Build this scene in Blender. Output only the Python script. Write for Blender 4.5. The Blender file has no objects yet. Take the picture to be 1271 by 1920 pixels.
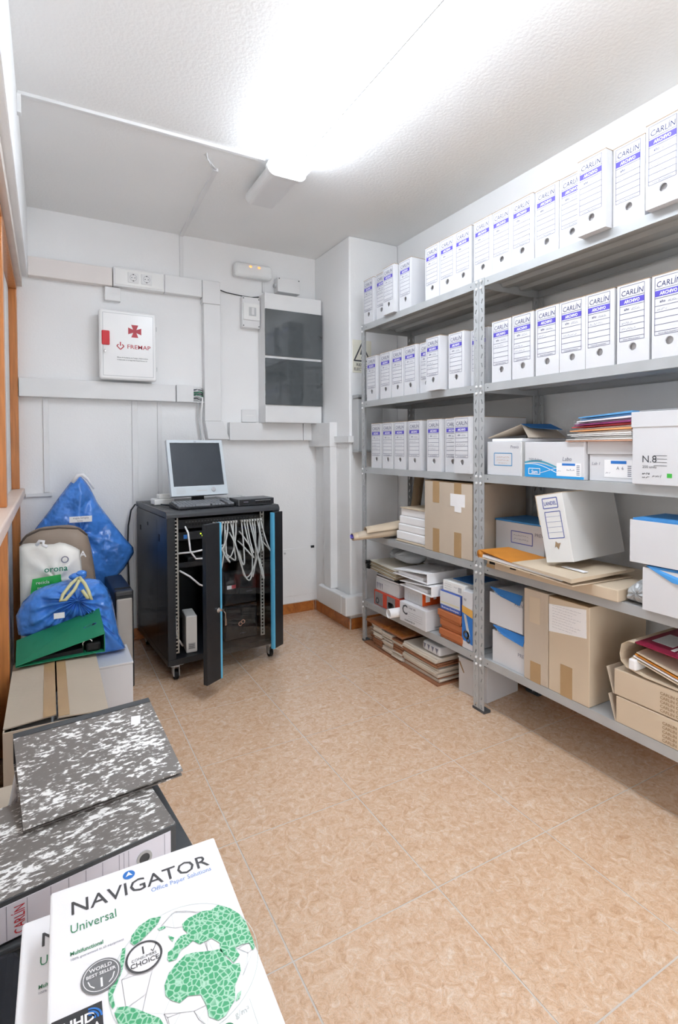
import bpy, bmesh, math, random
from mathutils import Vector, Matrix, noise
sc = bpy.context.scene
C = sc.collection
PI = math.pi
R = math.radians

# ------------------------------------------------------------------ camera
F_PX, YAW, PITCH, ROLL, CAM_H, SHIFT = 992.52, R(28.785), R(1.179), R(-0.258), 1.2625, -102.16
fwd = Vector((math.sin(YAW)*math.cos(PITCH), math.cos(YAW)*math.cos(PITCH), -math.sin(PITCH)))
right0 = Vector((math.cos(YAW), -math.sin(YAW), 0))
up0 = right0.cross(fwd)
rgt = math.cos(ROLL)*right0 + math.sin(ROLL)*up0
upv = -math.sin(ROLL)*right0 + math.cos(ROLL)*up0
cam = bpy.data.cameras.new('camera')
cam.sensor_fit = 'HORIZONTAL'; cam.sensor_width = 36.0
cam.lens = F_PX/1271*36.0
cam.shift_y = SHIFT/1271
cam.clip_start = 0.02
camo = bpy.data.objects.new('camera', cam); C.objects.link(camo)
m = Matrix((rgt, upv, -fwd)).transposed().to_4x4(); m.translation = (0, 0, CAM_H)
camo.matrix_world = m
sc.camera = camo

# ------------------------------------------------------------------ world, exposure
w = bpy.data.worlds.new('world'); sc.world = w; w.use_nodes = True
w.node_tree.nodes['Background'].inputs[0].default_value = (0.91, 0.96, 1.0, 1)
w.node_tree.nodes['Background'].inputs[1].default_value = 2.8   # added fill light, let in by the made-up doorway behind the camera
sc.view_settings.view_transform = 'Standard'; sc.view_settings.look = 'None'
sc.view_settings.gamma = 1.0; sc.view_settings.use_curve_mapping = False
sc.view_settings.exposure = 0.46
sc.cycles.use_denoising = True
sc.cycles.max_bounces = 8; sc.cycles.diffuse_bounces = 5; sc.cycles.glossy_bounces = 3; sc.cycles.transmission_bounces = 4; sc.cycles.transparent_max_bounces = 6
sc.cycles.caustics_reflective = False; sc.cycles.caustics_refractive = False
sc.cycles.use_light_tree = False
sc.cycles.use_adaptive_sampling = True; sc.cycles.adaptive_threshold = 0.06; sc.cycles.adaptive_min_samples = 12
LAMP_STRENGTH = 14.0

# ------------------------------------------------------------------ materials
def lin(h):
    out = []
    for i in (0, 2, 4):
        c = int(h[i:i+2], 16)/255
        out.append(c/12.92 if c <= .04045 else ((c+.055)/1.055)**2.4)
    return tuple(out)
MATS = {}
def mat(name, col, rough=.5, metal=0., var=.05, vscale=9., bump=0., bscale=80., spec=.5, coat=0., trans=0., alpha=1., stretch=(1,1,1), emit=None, ior=1.45):
    if name in MATS: return MATS[name]
    m = bpy.data.materials.new(name); m.use_nodes = True
    nt = m.node_tree; b = nt.nodes['Principled BSDF']
    c = lin(col) if isinstance(col, str) else col
    tc = nt.nodes.new('ShaderNodeTexCoord'); mp = nt.nodes.new('ShaderNodeMapping')
    nt.links.new(tc.outputs['Object'], mp.inputs[0]); mp.inputs['Scale'].default_value = stretch
    n = nt.nodes.new('ShaderNodeTexNoise'); n.inputs['Scale'].default_value = vscale; n.inputs['Detail'].default_value = 0 if var <= .03 else 2
    nt.links.new(mp.outputs[0], n.inputs['Vector'])
    rp = nt.nodes.new('ShaderNodeValToRGB')
    rp.color_ramp.elements[0].position = .3; rp.color_ramp.elements[1].position = .7
    rp.color_ramp.elements[0].color = tuple(max(0, x*(1-var)) for x in c)+(1,)
    rp.color_ramp.elements[1].color = tuple(min(1, x*(1+var)) for x in c)+(1,)
    nt.links.new(n.outputs['Fac'], rp.inputs[0]); nt.links.new(rp.outputs[0], b.inputs['Base Color'])
    b.inputs['Roughness'].default_value = rough; b.inputs['Metallic'].default_value = metal
    b.inputs['Specular IOR Level'].default_value = spec; b.inputs['Coat Weight'].default_value = coat
    b.inputs['Transmission Weight'].default_value = trans; b.inputs['IOR'].default_value = ior
    b.inputs['Alpha'].default_value = alpha
    if bump:
        n2 = nt.nodes.new('ShaderNodeTexNoise'); n2.inputs['Scale'].default_value = bscale; n2.inputs['Detail'].default_value = 1
        nt.links.new(mp.outputs[0], n2.inputs['Vector'])
        bp = nt.nodes.new('ShaderNodeBump'); bp.inputs['Strength'].default_value = bump; bp.inputs['Distance'].default_value = .01
        nt.links.new(n2.outputs['Fac'], bp.inputs['Height']); nt.links.new(bp.outputs[0], b.inputs['Normal'])
    if emit:
        b.inputs['Emission Color'].default_value = lin(emit[0])+(1,); b.inputs['Emission Strength'].default_value = emit[1]
    m['b'] = b.name
    MATS[name] = m
    return m

def tile_material(name, cols, rough, vs=14.):
    m = bpy.data.materials.new(name); m.use_nodes = True; nt = m.node_tree; b = nt.nodes['Principled BSDF']
    L = nt.links.new
    tc = nt.nodes.new('ShaderNodeTexCoord'); oi = nt.nodes.new('ShaderNodeObjectInfo')
    geo = nt.nodes.new('ShaderNodeNewGeometry')
    ad = nt.nodes.new('ShaderNodeVectorMath'); ad.operation = 'ADD'
    cx = nt.nodes.new('ShaderNodeCombineXYZ'); mu = nt.nodes.new('ShaderNodeMath'); mu.operation = 'MULTIPLY'; mu.inputs[1].default_value = 37.
    L(oi.outputs['Random'], mu.inputs[0]); L(mu.outputs[0], cx.inputs[0]); L(mu.outputs[0], cx.inputs[1])
    L(geo.outputs['Position'], ad.inputs[0]); L(cx.outputs[0], ad.inputs[1])
    n = nt.nodes.new('ShaderNodeTexNoise'); n.inputs['Scale'].default_value = vs; n.inputs['Detail'].default_value = 4; n.inputs['Roughness'].default_value = .72; n.inputs['Distortion'].default_value = 1.3
    L(ad.outputs[0], n.inputs['Vector'])
    rp = nt.nodes.new('ShaderNodeValToRGB'); e = rp.color_ramp.elements
    e[0].position = .28; e[0].color = lin(cols[0])+(1,); e[1].position = .74; e[1].color = lin(cols[3])+(1,)
    k = e.new(.45); k.color = lin(cols[1])+(1,); k = e.new(.58); k.color = lin(cols[2])+(1,)
    L(n.outputs['Fac'], rp.inputs[0])
    # fine dark veins
    n2 = nt.nodes.new('ShaderNodeTexNoise'); n2.inputs['Scale'].default_value = vs*3.2; n2.inputs['Detail'].default_value = 2; n2.inputs['Distortion'].default_value = 2.2
    L(ad.outputs[0], n2.inputs['Vector'])
    r2 = nt.nodes.new('ShaderNodeValToRGB'); q = r2.color_ramp.elements
    q[0].position = .46; q[0].color = (1, 1, 1, 1); q[1].position = .54; q[1].color = (1, 1, 1, 1)
    k = q.new(.5); k.color = (.72, .73, .75, 1)
    L(n2.outputs['Fac'], r2.inputs[0])
    mx = nt.nodes.new('ShaderNodeMix'); mx.data_type = 'RGBA'; mx.blend_type = 'MULTIPLY'; mx.inputs[0].default_value = .8
    L(rp.outputs[0], mx.inputs[6]); L(r2.outputs[0], mx.inputs[7]); L(mx.outputs[2], b.inputs['Base Color'])
    b.inputs['Roughness'].default_value = rough; b.inputs['Specular IOR Level'].default_value = .75
    bp = nt.nodes.new('ShaderNodeBump'); bp.inputs['Strength'].default_value = .05; bp.inputs['Distance'].default_value = .004
    L(n.outputs['Fac'], bp.inputs['Height']); L(bp.outputs[0], b.inputs['Normal'])
    MATS[name] = m
    return m

def marble_material(name):
    m = bpy.data.materials.new(name); m.use_nodes = True; nt = m.node_tree; b = nt.nodes['Principled BSDF']; L = nt.links.new
    tc = nt.nodes.new('ShaderNodeTexCoord'); mp = nt.nodes.new('ShaderNodeMapping'); mp.inputs['Scale'].default_value = (1, 2.3, 1)
    mp.inputs['Rotation'].default_value = (0, 0, .25)
    L(tc.outputs['Object'], mp.inputs[0])
    n = nt.nodes.new('ShaderNodeTexNoise'); n.inputs['Scale'].default_value = 58; n.inputs['Detail'].default_value = 5; n.inputs['Roughness'].default_value = .58
    L(mp.outputs[0], n.inputs['Vector'])
    n3 = nt.nodes.new('ShaderNodeTexNoise'); n3.inputs['Scale'].default_value = 9; n3.inputs['Detail'].default_value = 2
    L(mp.outputs[0], n3.inputs['Vector'])
    a = nt.nodes.new('ShaderNodeMath'); a.operation = 'MULTIPLY_ADD'; a.inputs[1].default_value = .45
    L(n3.outputs['Fac'], a.inputs[0]); L(n.outputs['Fac'], a.inputs[2])
    rp = nt.nodes.new('ShaderNodeValToRGB'); e = rp.color_ramp.elements
    e[0].position = .72; e[0].color = lin('78736f')+(1,); e[1].position = .83; e[1].color = lin('f6f5f3')+(1,)
    k = e.new(.765); k.color = lin('8a8682')+(1,)
    L(a.outputs[0], rp.inputs[0]); L(rp.outputs[0], b.inputs['Base Color'])
    b.inputs['Roughness'].default_value = .42
    MATS[name] = m
    return m

M_wall = mat('wall_paint', 'f0f0f0', .75, var=.02, vscale=3, bump=.10, bscale=120)
M_ceil = mat('ceiling_paint', 'f3f3f2', .85, var=.02, vscale=2, bump=.12, bscale=70)
M_plastic = mat('white_plastic', 'e6e6e6', .38, var=.015)
M_cream = mat('aged_trunking', 'e8e1dd', .45, var=.02, vscale=5)
M_wplate = mat('white_board', 'eeeeec', .5, var=.02)
M_grey_plastic = mat('grey_plastic', 'c4c6c7', .4, var=.02)
M_dgrey = mat('dark_grey_plastic', '4a4d50', .45, var=.06)
M_black = mat('black_paint', '25272b', .32, var=.10, vscale=20, spec=.5)
M_blackm = mat('black_matte', '121315', .6, var=.1)
M_steel = mat('galvanised_paint', 'b4b6b7', .38, metal=.15, var=.03, vscale=12)
M_chrome = mat('chrome', 'd8d8d8', .18, metal=1., var=.02)
M_wood = mat('varnished_wood', 'c07a42', .3, var=.16, vscale=6, stretch=(14, 14, 1), coat=.3)
M_wood_pale = mat('painted_sill', 'e2cdbf', .4, var=.05, vscale=6)
M_grout = mat('grout', 'cdc5bc', .9, var=.05)
M_floor = tile_material('floor_tile_glaze', ('cba280', 'dbb696', 'e3c5a9', 'eedccb'), .24, 34.)
M_skirt = tile_material('skirting_glaze', ('8a4a1c', 'b0662c', 'bf7433', 'cf8a4c'), .3, 9.)
M_carton = mat('white_carton', 'd8d8db', .62, var=.02, vscale=6)
M_kraft = mat('kraft_cardboard', 'c6b7a5', .75, var=.05, vscale=5, bump=.06, bscale=160, stretch=(1, 1, .25))
M_kraftl = mat('light_cardboard', 'd0bea6', .72, var=.04, vscale=5)
M_kraftd = mat('kraft_edge', '9c8468', .8, var=.08)
M_tape = mat('brown_tape', 'b3946d', .32, var=.05)
M_paper = mat('white_paper', 'f2f1f2', .7, var=.015)
M_ink = mat('navy_ink', '23245c', .6, var=.03)
M_violet = mat('violet_band', '5a4fbe', .6, var=.03)
M_grey_ink = mat('grey_ink', '7d7e8e', .7, var=.03)
M_dark_ink = mat('dark_ink', '4c4e52', .6, var=.03)
M_red_ink = mat('red_ink', 'bf4b55', .5, var=.04)
M_blue_ink = mat('blue_ink', '2f77c9', .5, var=.04)
M_cyan = mat('cyan_print', '2f9de0', .5, var=.03)
M_bluebag = mat('blue_plastic_film', '4a88de', .2, var=.18, vscale=12, bump=1.0, bscale=30, coat=.25)
M_lightblue = mat('blue_card', '4a97da', .55, var=.04)
M_midblue = mat('deep_blue_card', '2f72b5', .55, var=.05)
M_orange = mat('orange_folder', 'd0862f', .6, var=.08)
M_terra = mat('terracotta_carton', 'b96f45', .6, var=.05)
M_green = mat('green_card', '22805c', .5, var=.05)
M_marble = marble_material('marbled_board')

# ------------------------------------------------------------------ mesh helpers
_TXT = {}
def text_raw(body, shear=0., bold=0., align='LEFT', space=1.):
    k = (body, shear, bold, align, space)
    if k in _TXT: return _TXT[k]
    cu = bpy.data.curves.new('t', 'FONT'); cu.body = body; cu.size = 1.0; cu.align_x = align; cu.shear = shear
    cu.offset = bold; cu.resolution_u = 2; cu.space_character = space
    o = bpy.data.objects.new('t', cu); C.objects.link(o)
    dg = bpy.context.evaluated_depsgraph_get()
    me = bpy.data.meshes.new_from_object(o.evaluated_get(dg))
    v = [tuple(x.co) for x in me.vertices]; f = [tuple(p.vertices) for p in me.polygons]
    bpy.data.objects.remove(o); bpy.data.curves.remove(cu); bpy.data.meshes.remove(me)
    _TXT[k] = (v, f)
    return v, f

class MB:
    def __init__(s): s.v = []; s.f = []
    def add(s, vs, fs, M=None):
        n = len(s.v)
        s.v += [tuple(M @ Vector(p)) if M is not None else tuple(p) for p in vs]
        s.f += [tuple(i+n for i in q) for q in fs]
        return s
    def box(s, x0, x1, y0, y1, z0, z1, M=None):
        return s.add([(x0,y0,z0),(x1,y0,z0),(x1,y1,z0),(x0,y1,z0),(x0,y0,z1),(x1,y0,z1),(x1,y1,z1),(x0,y1,z1)],
              [(0,3,2,1),(4,5,6,7),(0,1,5,4),(1,2,6,5),(2,3,7,6),(3,0,4,7)], M)
    def hexa(s, b, t):      # eight free corners
        return s.add(list(b)+list(t), [(0,3,2,1),(4,5,6,7),(0,1,5,4),(1,2,6,5),(2,3,7,6),(3,0,4,7)])
    def poly(s, pts): return s.add(pts, [tuple(range(len(pts)))])
    def prism(s, pts, d0, d1, fn):  # pts 2d, fn(a,b,d)->xyz
        n = len(pts)
        vs = [fn(a, b, d0) for a, b in pts]+[fn(a, b, d1) for a, b in pts]
        fs = [tuple(range(n-1, -1, -1)), tuple(range(n, 2*n))]+[(i, (i+1) % n, n+(i+1) % n, n+i) for i in range(n)]
        return s.add(vs, fs)
    def cyl(s, p0, p1, r, n=12, r1=None, cap=True):
        return s.tube([p0, p1], r, n, r1=r1, cap=cap)
    def tube(s, path, r, n=8, r1=None, cap=True):
        P = [Vector(p) for p in path]; base = len(s.v); prev = None
        for i, p in enumerate(P):
            d = (P[min(i+1, len(P)-1)]-P[max(i-1, 0)]).normalized()
            if prev is None:
                a = d.orthogonal().normalized()
            else:
                a = (prev - d*prev.dot(d))
                a = a.normalized() if a.length > 1e-6 else d.orthogonal().normalized()
            prev = a; b = d.cross(a)
            rr = r if r1 is None else r+(r1-r)*i/(len(P)-1)
            for k in range(n):
                t = 2*PI*k/n; s.v.append(tuple(p+(a*math.cos(t)+b*math.sin(t))*rr))
        for i in range(len(P)-1):
            for k in range(n):
                a0 = base+i*n+k; a1 = base+i*n+(k+1) % n
                s.f.append((a0, a1, a1+n, a0+n))
        if cap:
            s.f.append(tuple(base+k for k in range(n-1, -1, -1)))
            s.f.append(tuple(base+(len(P)-1)*n+k for k in range(n)))
        return s
    def disc(s, c, r, n, fn): # fn(a,b)->xyz
        return s.poly([fn(c[0]+r*math.cos(2*PI*k/n), c[1]+r*math.sin(2*PI*k/n)) for k in range(n)])
    def ring(s, c, r0, r1, n, fn, sx=1.):
        b = len(s.v)
        for k in range(n):
            t = 2*PI*k/n
            s.v.append(tuple(fn(c[0]+sx*r0*math.cos(t), c[1]+r0*math.sin(t)))); s.v.append(tuple(fn(c[0]+sx*r1*math.cos(t), c[1]+r1*math.sin(t))))
        for k in range(n):
            j = (k+1) % n
            s.f.append((b+2*k, b+2*k+1, b+2*j+1, b+2*j))
        return s
    def sphere(s, c, r, n=10, m=6, sc_=(1, 1, 1)):
        b = len(s.v)
        for i in range(m+1):
            ph = PI*i/m
            for k in range(n):
                t = 2*PI*k/n
                s.v.append((c[0]+r*sc_[0]*math.sin(ph)*math.cos(t), c[1]+r*sc_[1]*math.sin(ph)*math.sin(t), c[2]+r*sc_[2]*math.cos(ph)))
        for i in range(m):
            for k in range(n):
                a0 = b+i*n+k; a1 = b+i*n+(k+1) % n
                s.f.append((a0, a0+n, a1+n, a1))
        return s
    def text(s, body, size, M, shear=0., bold=0., align='LEFT', sx=1., space=1., width=None):
        v, f = text_raw(body, shear, bold, align, space)
        if width:
            xs = [p[0] for p in v]; sx = width/(size*(max(xs)-min(xs)))
        return s.add([(a*size*sx, b*size, 0) for a, b, c in v], f, M)
    def line(s, pts, wd, fn):   # flat ribbon polyline in 2d, mapped by fn
        for (a, b), (c, d) in zip(pts[:-1], pts[1:]):
            L = math.hypot(c-a, d-b)
            if L < 1e-7: continue
            nx, ny = -(d-b)/L*wd/2, (c-a)/L*wd/2
            s.poly([fn(a+nx, b+ny), fn(a-nx, b-ny), fn(c-nx, d-ny), fn(c+nx, d+ny)])
        return s
    def mesh(s, name):
        me = bpy.data.meshes.new(name); me.from_pydata(s.v, [], s.f); me.validate(); me.update()
        return me
    def build(s, name, material, parent=None, smooth=False, bevel=0., seg=2, solid=0., fixn=True):
        me = s.mesh(name)
        if fixn:
            bm = bmesh.new(); bm.from_mesh(me); bmesh.ops.recalc_face_normals(bm, faces=bm.faces); bm.to_mesh(me); bm.free()
        return obj(name, me, material, parent, smooth, bevel, seg, solid)

def obj(name, me, material, parent=None, smooth=False, bevel=0., seg=2, solid=0.):
    if material is not None and not me.materials: me.materials.append(material)
    if smooth:
        for p in me.polygons: p.use_smooth = True
    o = bpy.data.objects.new(name, me); C.objects.link(o)
    if parent is not None: o.parent = parent
    if name in ('handwriting', 'label_rules', 'lettering', 'small_lettering', 'sticker_text', 'label_lettering', 'sheet_lettering', 'port_row', 'port_labels'): o['kind'] = 'stuff'   # print too fine to pick apart
    if solid:
        q = o.modifiers.new('solid', 'SOLIDIFY'); q.thickness = solid; q.offset = 0
    if bevel:
        q = o.modifiers.new('bevel', 'BEVEL'); q.width = bevel; q.segments = seg; q.limit_method = 'ANGLE'; q.angle_limit = R(35)
    return o

def tag(o, label, cat, group=None, kind=None):
    o['label'] = label; o['category'] = cat
    if group: o['group'] = group
    if kind: o['kind'] = kind
    return o
def thing(name, label, cat, loc=(0, 0, 0), rz=0., group=None):
    o = bpy.data.objects.new(name, None); C.objects.link(o); o.empty_display_size = .05
    o.location = loc; o.rotation_euler = (0, 0, rz)
    return tag(o, label, cat, group)
def struct(o): o['kind'] = 'structure'; return o
def bx(name, material, parent, x0, x1, y0, y1, z0, z1, bevel=0., seg=2):
    return MB().box(x0, x1, y0, y1, z0, z1).build(name, material, parent, bevel=bevel, seg=seg)
def copy_tree(root, parent=None):
    c = root.copy(); C.objects.link(c)
    if parent is not None: c.parent = parent
    for ch in list(root.children): copy_tree(ch, c)
    return c
# mappings for flat print: F(y) on a face looking to -Y; T(z) on a face looking up; S(x) on a face looking to +X, W(x) to -X
def FM(x, y, z): return Matrix.Translation((x, y, z)) @ Matrix.Rotation(PI/2, 4, 'X')
def TM(x, y, z, a=0.): return Matrix.Translation((x, y, z)) @ Matrix.Rotation(a, 4, 'Z')
def SM(x, y, z): return Matrix.Translation((x, y, z)) @ Matrix.Rotation(PI/2, 4, 'Z') @ Matrix.Rotation(PI/2, 4, 'X')
def scribble(mb, x0, x1, z, h, seed, fn, wd=.0009):
    rd = random.Random(seed); x = x0
    while x < x1:
        wl = rd.uniform(.006, .016); pts = [(x, z)]; e = min(x+wl, x1)
        while x < e:
            x += rd.uniform(.0012, .0024); pts.append((x, z+rd.uniform(0, h)))
        mb.line(pts, wd, fn); x += .003
    return mb
def pillow(outline, y0, tf, tb, seed=0, rings=14, n=72, wr=.012, freq=9., p=.55, centre=None, crease=11, camp=.35):
    """closed soft bag: outline in (x, z), puffed to the front (-y) and back"""
    P = [Vector((a, b)) for a, b in outline]; L = [0.]
    for i in range(len(P)): L.append(L[-1]+(P[(i+1) % len(P)]-P[i]).length)
    def at(t):
        t *= L[-1]
        for i in range(len(P)):
            if t <= L[i+1]:
                k = (t-L[i])/max(1e-9, L[i+1]-L[i]); return P[i].lerp(P[(i+1) % len(P)], k)
        return P[0]
    c = Vector(centre) if centre else sum(P, Vector((0, 0)))/len(P)
    mb = MB(); rim = [at(k/n) for k in range(n)]
    for side, T in ((-1, tf), (1, tb)):
        for i in range(rings):
            r = i/rings
            for k in range(n):
                q = c.lerp(rim[k], max(r, .02))
                d = T*(1-r**2.4)**p
                u = noise.noise(Vector((q.x*freq+seed, q.y*freq, side*3.))) + .6*noise.noise(Vector((q.x*freq*2.3, q.y*freq*2.3+seed, side*7.)))
                a = 2*PI*k/n
                u2 = math.sin(a*crease+seed+3*noise.noise(Vector((q.x*5, q.y*5, seed))))*camp
                mb.v.append((q.x, y0+side*(d+wr*(u+u2)*min(1, 3*(1-r))), q.y))
        # faces later
    o = len(mb.v)
    for k in range(n): mb.v.append((rim[k].x, y0+wr*.5*noise.noise(Vector((rim[k].x*20, rim[k].y*20, seed))), rim[k].y))
    for s in range(2):
        b = s*rings*n
        for i in range(rings-1):
            for k in range(n):
                j = (k+1) % n; mb.f.append((b+i*n+k, b+i*n+j, b+(i+1)*n+j, b+(i+1)*n+k))
        for k in range(n):
            j = (k+1) % n; mb.f.append((b+(rings-1)*n+k, b+(rings-1)*n+j, o+j, o+k))
        mb.f.append(tuple(b+k for k in range(n)))
    return mb
ORD = ['first', 'second', 'third', 'fourth', 'fifth', 'sixth', 'seventh', 'eighth', 'ninth', 'tenth', 'eleventh', 'twelfth', 'thirteenth', 'fourteenth', 'fifteenth', 'sixteenth', 'seventeenth', 'eighteenth']

# ------------------------------------------------------------------ setting
XL, XR, YB, YF, ZC = -.19, 2.22, 3.68, -1.1, 2.70
fl = struct(bx('floor', M_grout, None, XL-.1, XR+.1, YF-.1, YB+.1, -.06, -.0009))
GX, GY, TS = .9597, 2.0727, .45
shared = {}
for i in range(-4, 5):
    for j in range(-6, 10):
        x0, x1 = GX+i*TS+.0023, GX+(i+1)*TS-.0023; y0, y1 = GY+j*TS+.0023, GY+(j+1)*TS-.0023
        x0, x1, y0, y1 = max(x0, XL), min(x1, XR), max(y0, YF), min(y1, YB)
        if x1-x0 < .01 or y1-y0 < .01: continue
        k = (round(x1-x0, 4), round(y1-y0, 4))
        if k not in shared: shared[k] = MB().box(0, k[0], 0, k[1], -.02, 0).mesh('floor_tile')
        o = obj('floor_tile', shared[k], M_floor, fl); o.location = (x0, y0, 0)
struct(bx('ceiling', M_ceil, None, XL-.1, XR+.1, YF-.1, YB+.1, ZC, ZC+.1))
struct(bx('wall_back', M_wall, None, XL-.1, XR+.1, YB, YB+.1, 0, ZC))
struct(bx('wall_right', M_wall, None, XR, XR+.1, YF, YB, 0, ZC))
struct(MB().box(XL, .02, YF-.1, YF, 0, ZC).box(1.52, XR, YF-.1, YF, 0, ZC).box(.02, 1.52, YF-.1, YF, 2.1, ZC).build('wall_front', M_wall, None))  # opening is added behind the camera to let fill light in
struct(MB().box(.02, .07, YF-.11, YF+.012, 0, 2.1).box(1.47, 1.52, YF-.11, YF+.012, 0, 2.1).box(.07, 1.47, YF-.11, YF+.012, 2.05, 2.1).build('added_doorway', M_wood, None))  # frame of the added, unseen opening that admits the fill light
struct(bx('wall_left', M_wplate, None, XL-.1, XL, YF, YB, 0, ZC))
struct(bx('wall_pillar', M_wall, None, 1.815, XR, 3.148, YB, 0, ZC, bevel=.012, seg=3))
struct(bx('trim_1', M_wall, None, XL, -.091, YF, YB, 2.281, ZC, bevel=.006))       # beam over the wooden partition
struct(bx('trim_2', mat('beige_casing', 'd6cdc6', .5), None, XL, -.122, YF, YB, 2.222, 2.281))
prt = struct(MB().box(XL, -.150, YF, YB, 2.19, 2.222).build('trim_3', M_wood, None))
for y in (3.622, 2.52, 1.42, .32, -.78):
    bx('partition_post', M_wood, prt, XL, -.149, y, y+.058, 1.022, 2.19, bevel=.003)
    bx('partition_post', M_wood, prt, XL, -.149, y, y+.058, 0, .975, bevel=.003)
struct(bx('trim_4', M_wood_pale, None, XL, -.124, YF, YB, .975, 1.022, bevel=.006))
# skirting tiles
bb = struct(bx('baseboard_back', M_grout, None, XL, 1.815, YB-.006, YB, 0, .078))
x = XL
while x < 1.80:
    x1 = min(x+.33, 1.803); bx('skirting_tile', M_skirt, bb, x+.002, x1-.002, YB-.012, YB-.004, .0, .074, bevel=.002); x += .33
bp = struct(bx('baseboard_pillar', M_grout, None, 1.809, 1.815, 3.142, YB-.012, 0, .078))
for a, b in ((3.15, 3.37), (3.374, 3.664)): bx('skirting_tile', M_skirt, bp, 1.803, 1.811, a, b, 0, .074, bevel=.002)
for a, b in ((1.818, 2.01), (2.014, 2.21)): bx('skirting_tile', M_skirt, bp, a, b, 3.136, 3.146, 0, .074, bevel=.002)
br = struct(bx('baseboard_right', M_grout, None, XR-.006, XR, YF, 3.13, 0, .078))
y = YF
while y < 3.12:
    y1 = min(y+.33, 3.12); bx('skirting_tile', M_skirt, br, XR-.012, XR-.004, y+.002, y1-.002, 0, .074, bevel=.002); y += .33
# ------------------------------------------------------------------ ceiling lamp
M_diff = mat('lit_diffuser', 'ffffff', .4, var=0., emit=('eaf4ff', LAMP_STRENGTH))
def lamp_profile(hw, h, n=6):
    # stadium cross-section hanging 22 mm below the ceiling
    r = h/2; c = -.022-r; pts = []
    for k in range(2*n+1):
        t = PI/2+PI*k/(2*n); pts.append((-hw+r+r*math.cos(t), c+r*math.sin(t)))
    for k in range(2*n+1):
        t = -PI/2+PI*k/(2*n); pts.append((hw-r+r*math.cos(t), c+r*math.sin(t)))
    return pts
lamp = thing('ceiling_lamp', 'long white fluorescent batten glowing on the ceiling', 'lamp', (1.06, 0, ZC))
bx('mounting_spine', M_plastic, lamp, -.04, .04, .36, 2.80, -.03, 0)
MB().prism(lamp_profile(.098, .076), .36, 2.45, lambda a, b, d: (a, d, b)).build('diffuser', M_diff, lamp)
MB().prism(lamp_profile(.104, .082), 2.45, 2.475, lambda a, b, d: (a, d, b)).build('end_collar', M_plastic, lamp)
MB().prism(lamp_profile(.104, .082), .335, .36, lambda a, b, d: (a, d, b)).build('end_collar', M_plastic, lamp)
MB().prism(lamp_profile(.088, .070), 2.475, 2.83, lambda a, b, d: (a, d, b)).build('gear_housing', M_plastic, lamp)
bx('seam', M_grey_plastic, lamp, -.0025, .0025, .36, 2.45, -.0985, -.0945)

# ------------------------------------------------------------------ wires and mini trunking on the ceiling
t = thing('mini_trunking', 'thin white mini trunking running across the ceiling to the lamp', 'trunking')
bx('strip', M_plastic, t, -.09, .966, 2.505, 2.527, ZC-.014, ZC, bevel=.002)
bx('end_bend', M_plastic, t, -.091, -.076, 2.50, 2.53, ZC-.09, ZC-.014, bevel=.002)
t = thing('mini_trunking', 'thin white mini trunking coming down the back wall from the ceiling', 'trunking')
MB().hexa([(.768,2.72,ZC-.014),(.79,2.72,ZC-.014),(.82,YB,ZC-.014),(.797,YB,ZC-.014)], [(.768,2.72,ZC),(.79,2.72,ZC),(.82,YB,ZC),(.797,YB,ZC)]).build('strip', M_plastic, t)
bx('strip', M_plastic, t, .797, .82, YB-.014, YB, 2.404, ZC-.014, bevel=.002)
MB().tube([(.779,2.722,ZC-.007),(.76,2.69,ZC-.012),(.735,2.665,ZC-.006),(.71,2.63,ZC-.010),(.70,2.60,ZC-.002)], .004, 6).build('loose_wire', M_plastic, t, smooth=True)
MB().tube([(.779,2.722,ZC-.007),(.745,2.70,ZC-.008),(.72,2.64,ZC-.013),(.69,2.62,ZC-.003)], .003, 6).build('loose_wire', M_plastic, t, smooth=True)

# ------------------------------------------------------------------ cable trunking on the back wall
Y0 = 3.622
t = thing('cable_trunking', 'wide white cable trunking along the back wall with the twin socket', 'trunking')
bx('cover', M_cream, t, -.091, .370, Y0, YB, 2.281, 2.393, bevel=.004)
bx('cover', M_plastic, t, .688, .934, Y0, YB, 2.284, 2.402, bevel=.004)
bx('corner_piece', M_plastic, t, .936, 1.060, Y0-.002, YB, 2.246, 2.403, bevel=.004)
VT = thing('cable_trunking', 'white vertical cable trunking between the first aid cabinet and the fuse panel', 'trunking')
bx('cover', M_plastic, VT, .944, 1.060, Y0, YB, 1.442, 2.245, bevel=.004)
MB().hexa([(.966,Y0-.004,1.318),(1.116,Y0-.004,1.316),(1.116,YB,1.316),(.966,YB,1.318)], [(.944,Y0-.004,1.441),(1.072,Y0-.004,1.441),(1.072,YB,1.441),(.944,YB,1.441)]).build('corner_piece', M_plastic, VT, bevel=.003)
sp = bx('socket_plate', M_plastic, t, .374, .686, Y0-.006, YB, 2.283, 2.404, bevel=.005)
MB().box(.384, .676, Y0-.010, Y0-.004, 2.293, 2.394).build('frame_insert', M_wplate, sp, bevel=.003)
for cx in (.492, .573):
    so = bx('socket', M_plastic, t, cx-.033, cx+.033, Y0-.014, Y0-.006, 2.312, 2.378, bevel=.004)
    MB().ring((cx, 2.345), .018, .022, 24, lambda a, b: (a, Y0-.0147, b)).build('socket_rim', M_grey_plastic, so)
    mb = MB()
    for dx in (-.0095, .0095): mb.disc((cx+dx, 2.345), .0032, 10, lambda a, b: (a, Y0-.0149, b))
    for dz in (-.02, .02): mb.box(cx-.004, cx+.004, Y0-.0152, Y0-.0144, 2.345+dz-.003, 2.345+dz+.003)
    mb.build('contacts', M_dgrey, so)
t = thing('cable_trunking', 'white cable trunking under the first aid cabinet with wires at its open end', 'trunking')
bx('cover', M_plastic, t, -.146, .752, Y0, YB, 1.567, 1.678, bevel=.004)
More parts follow.
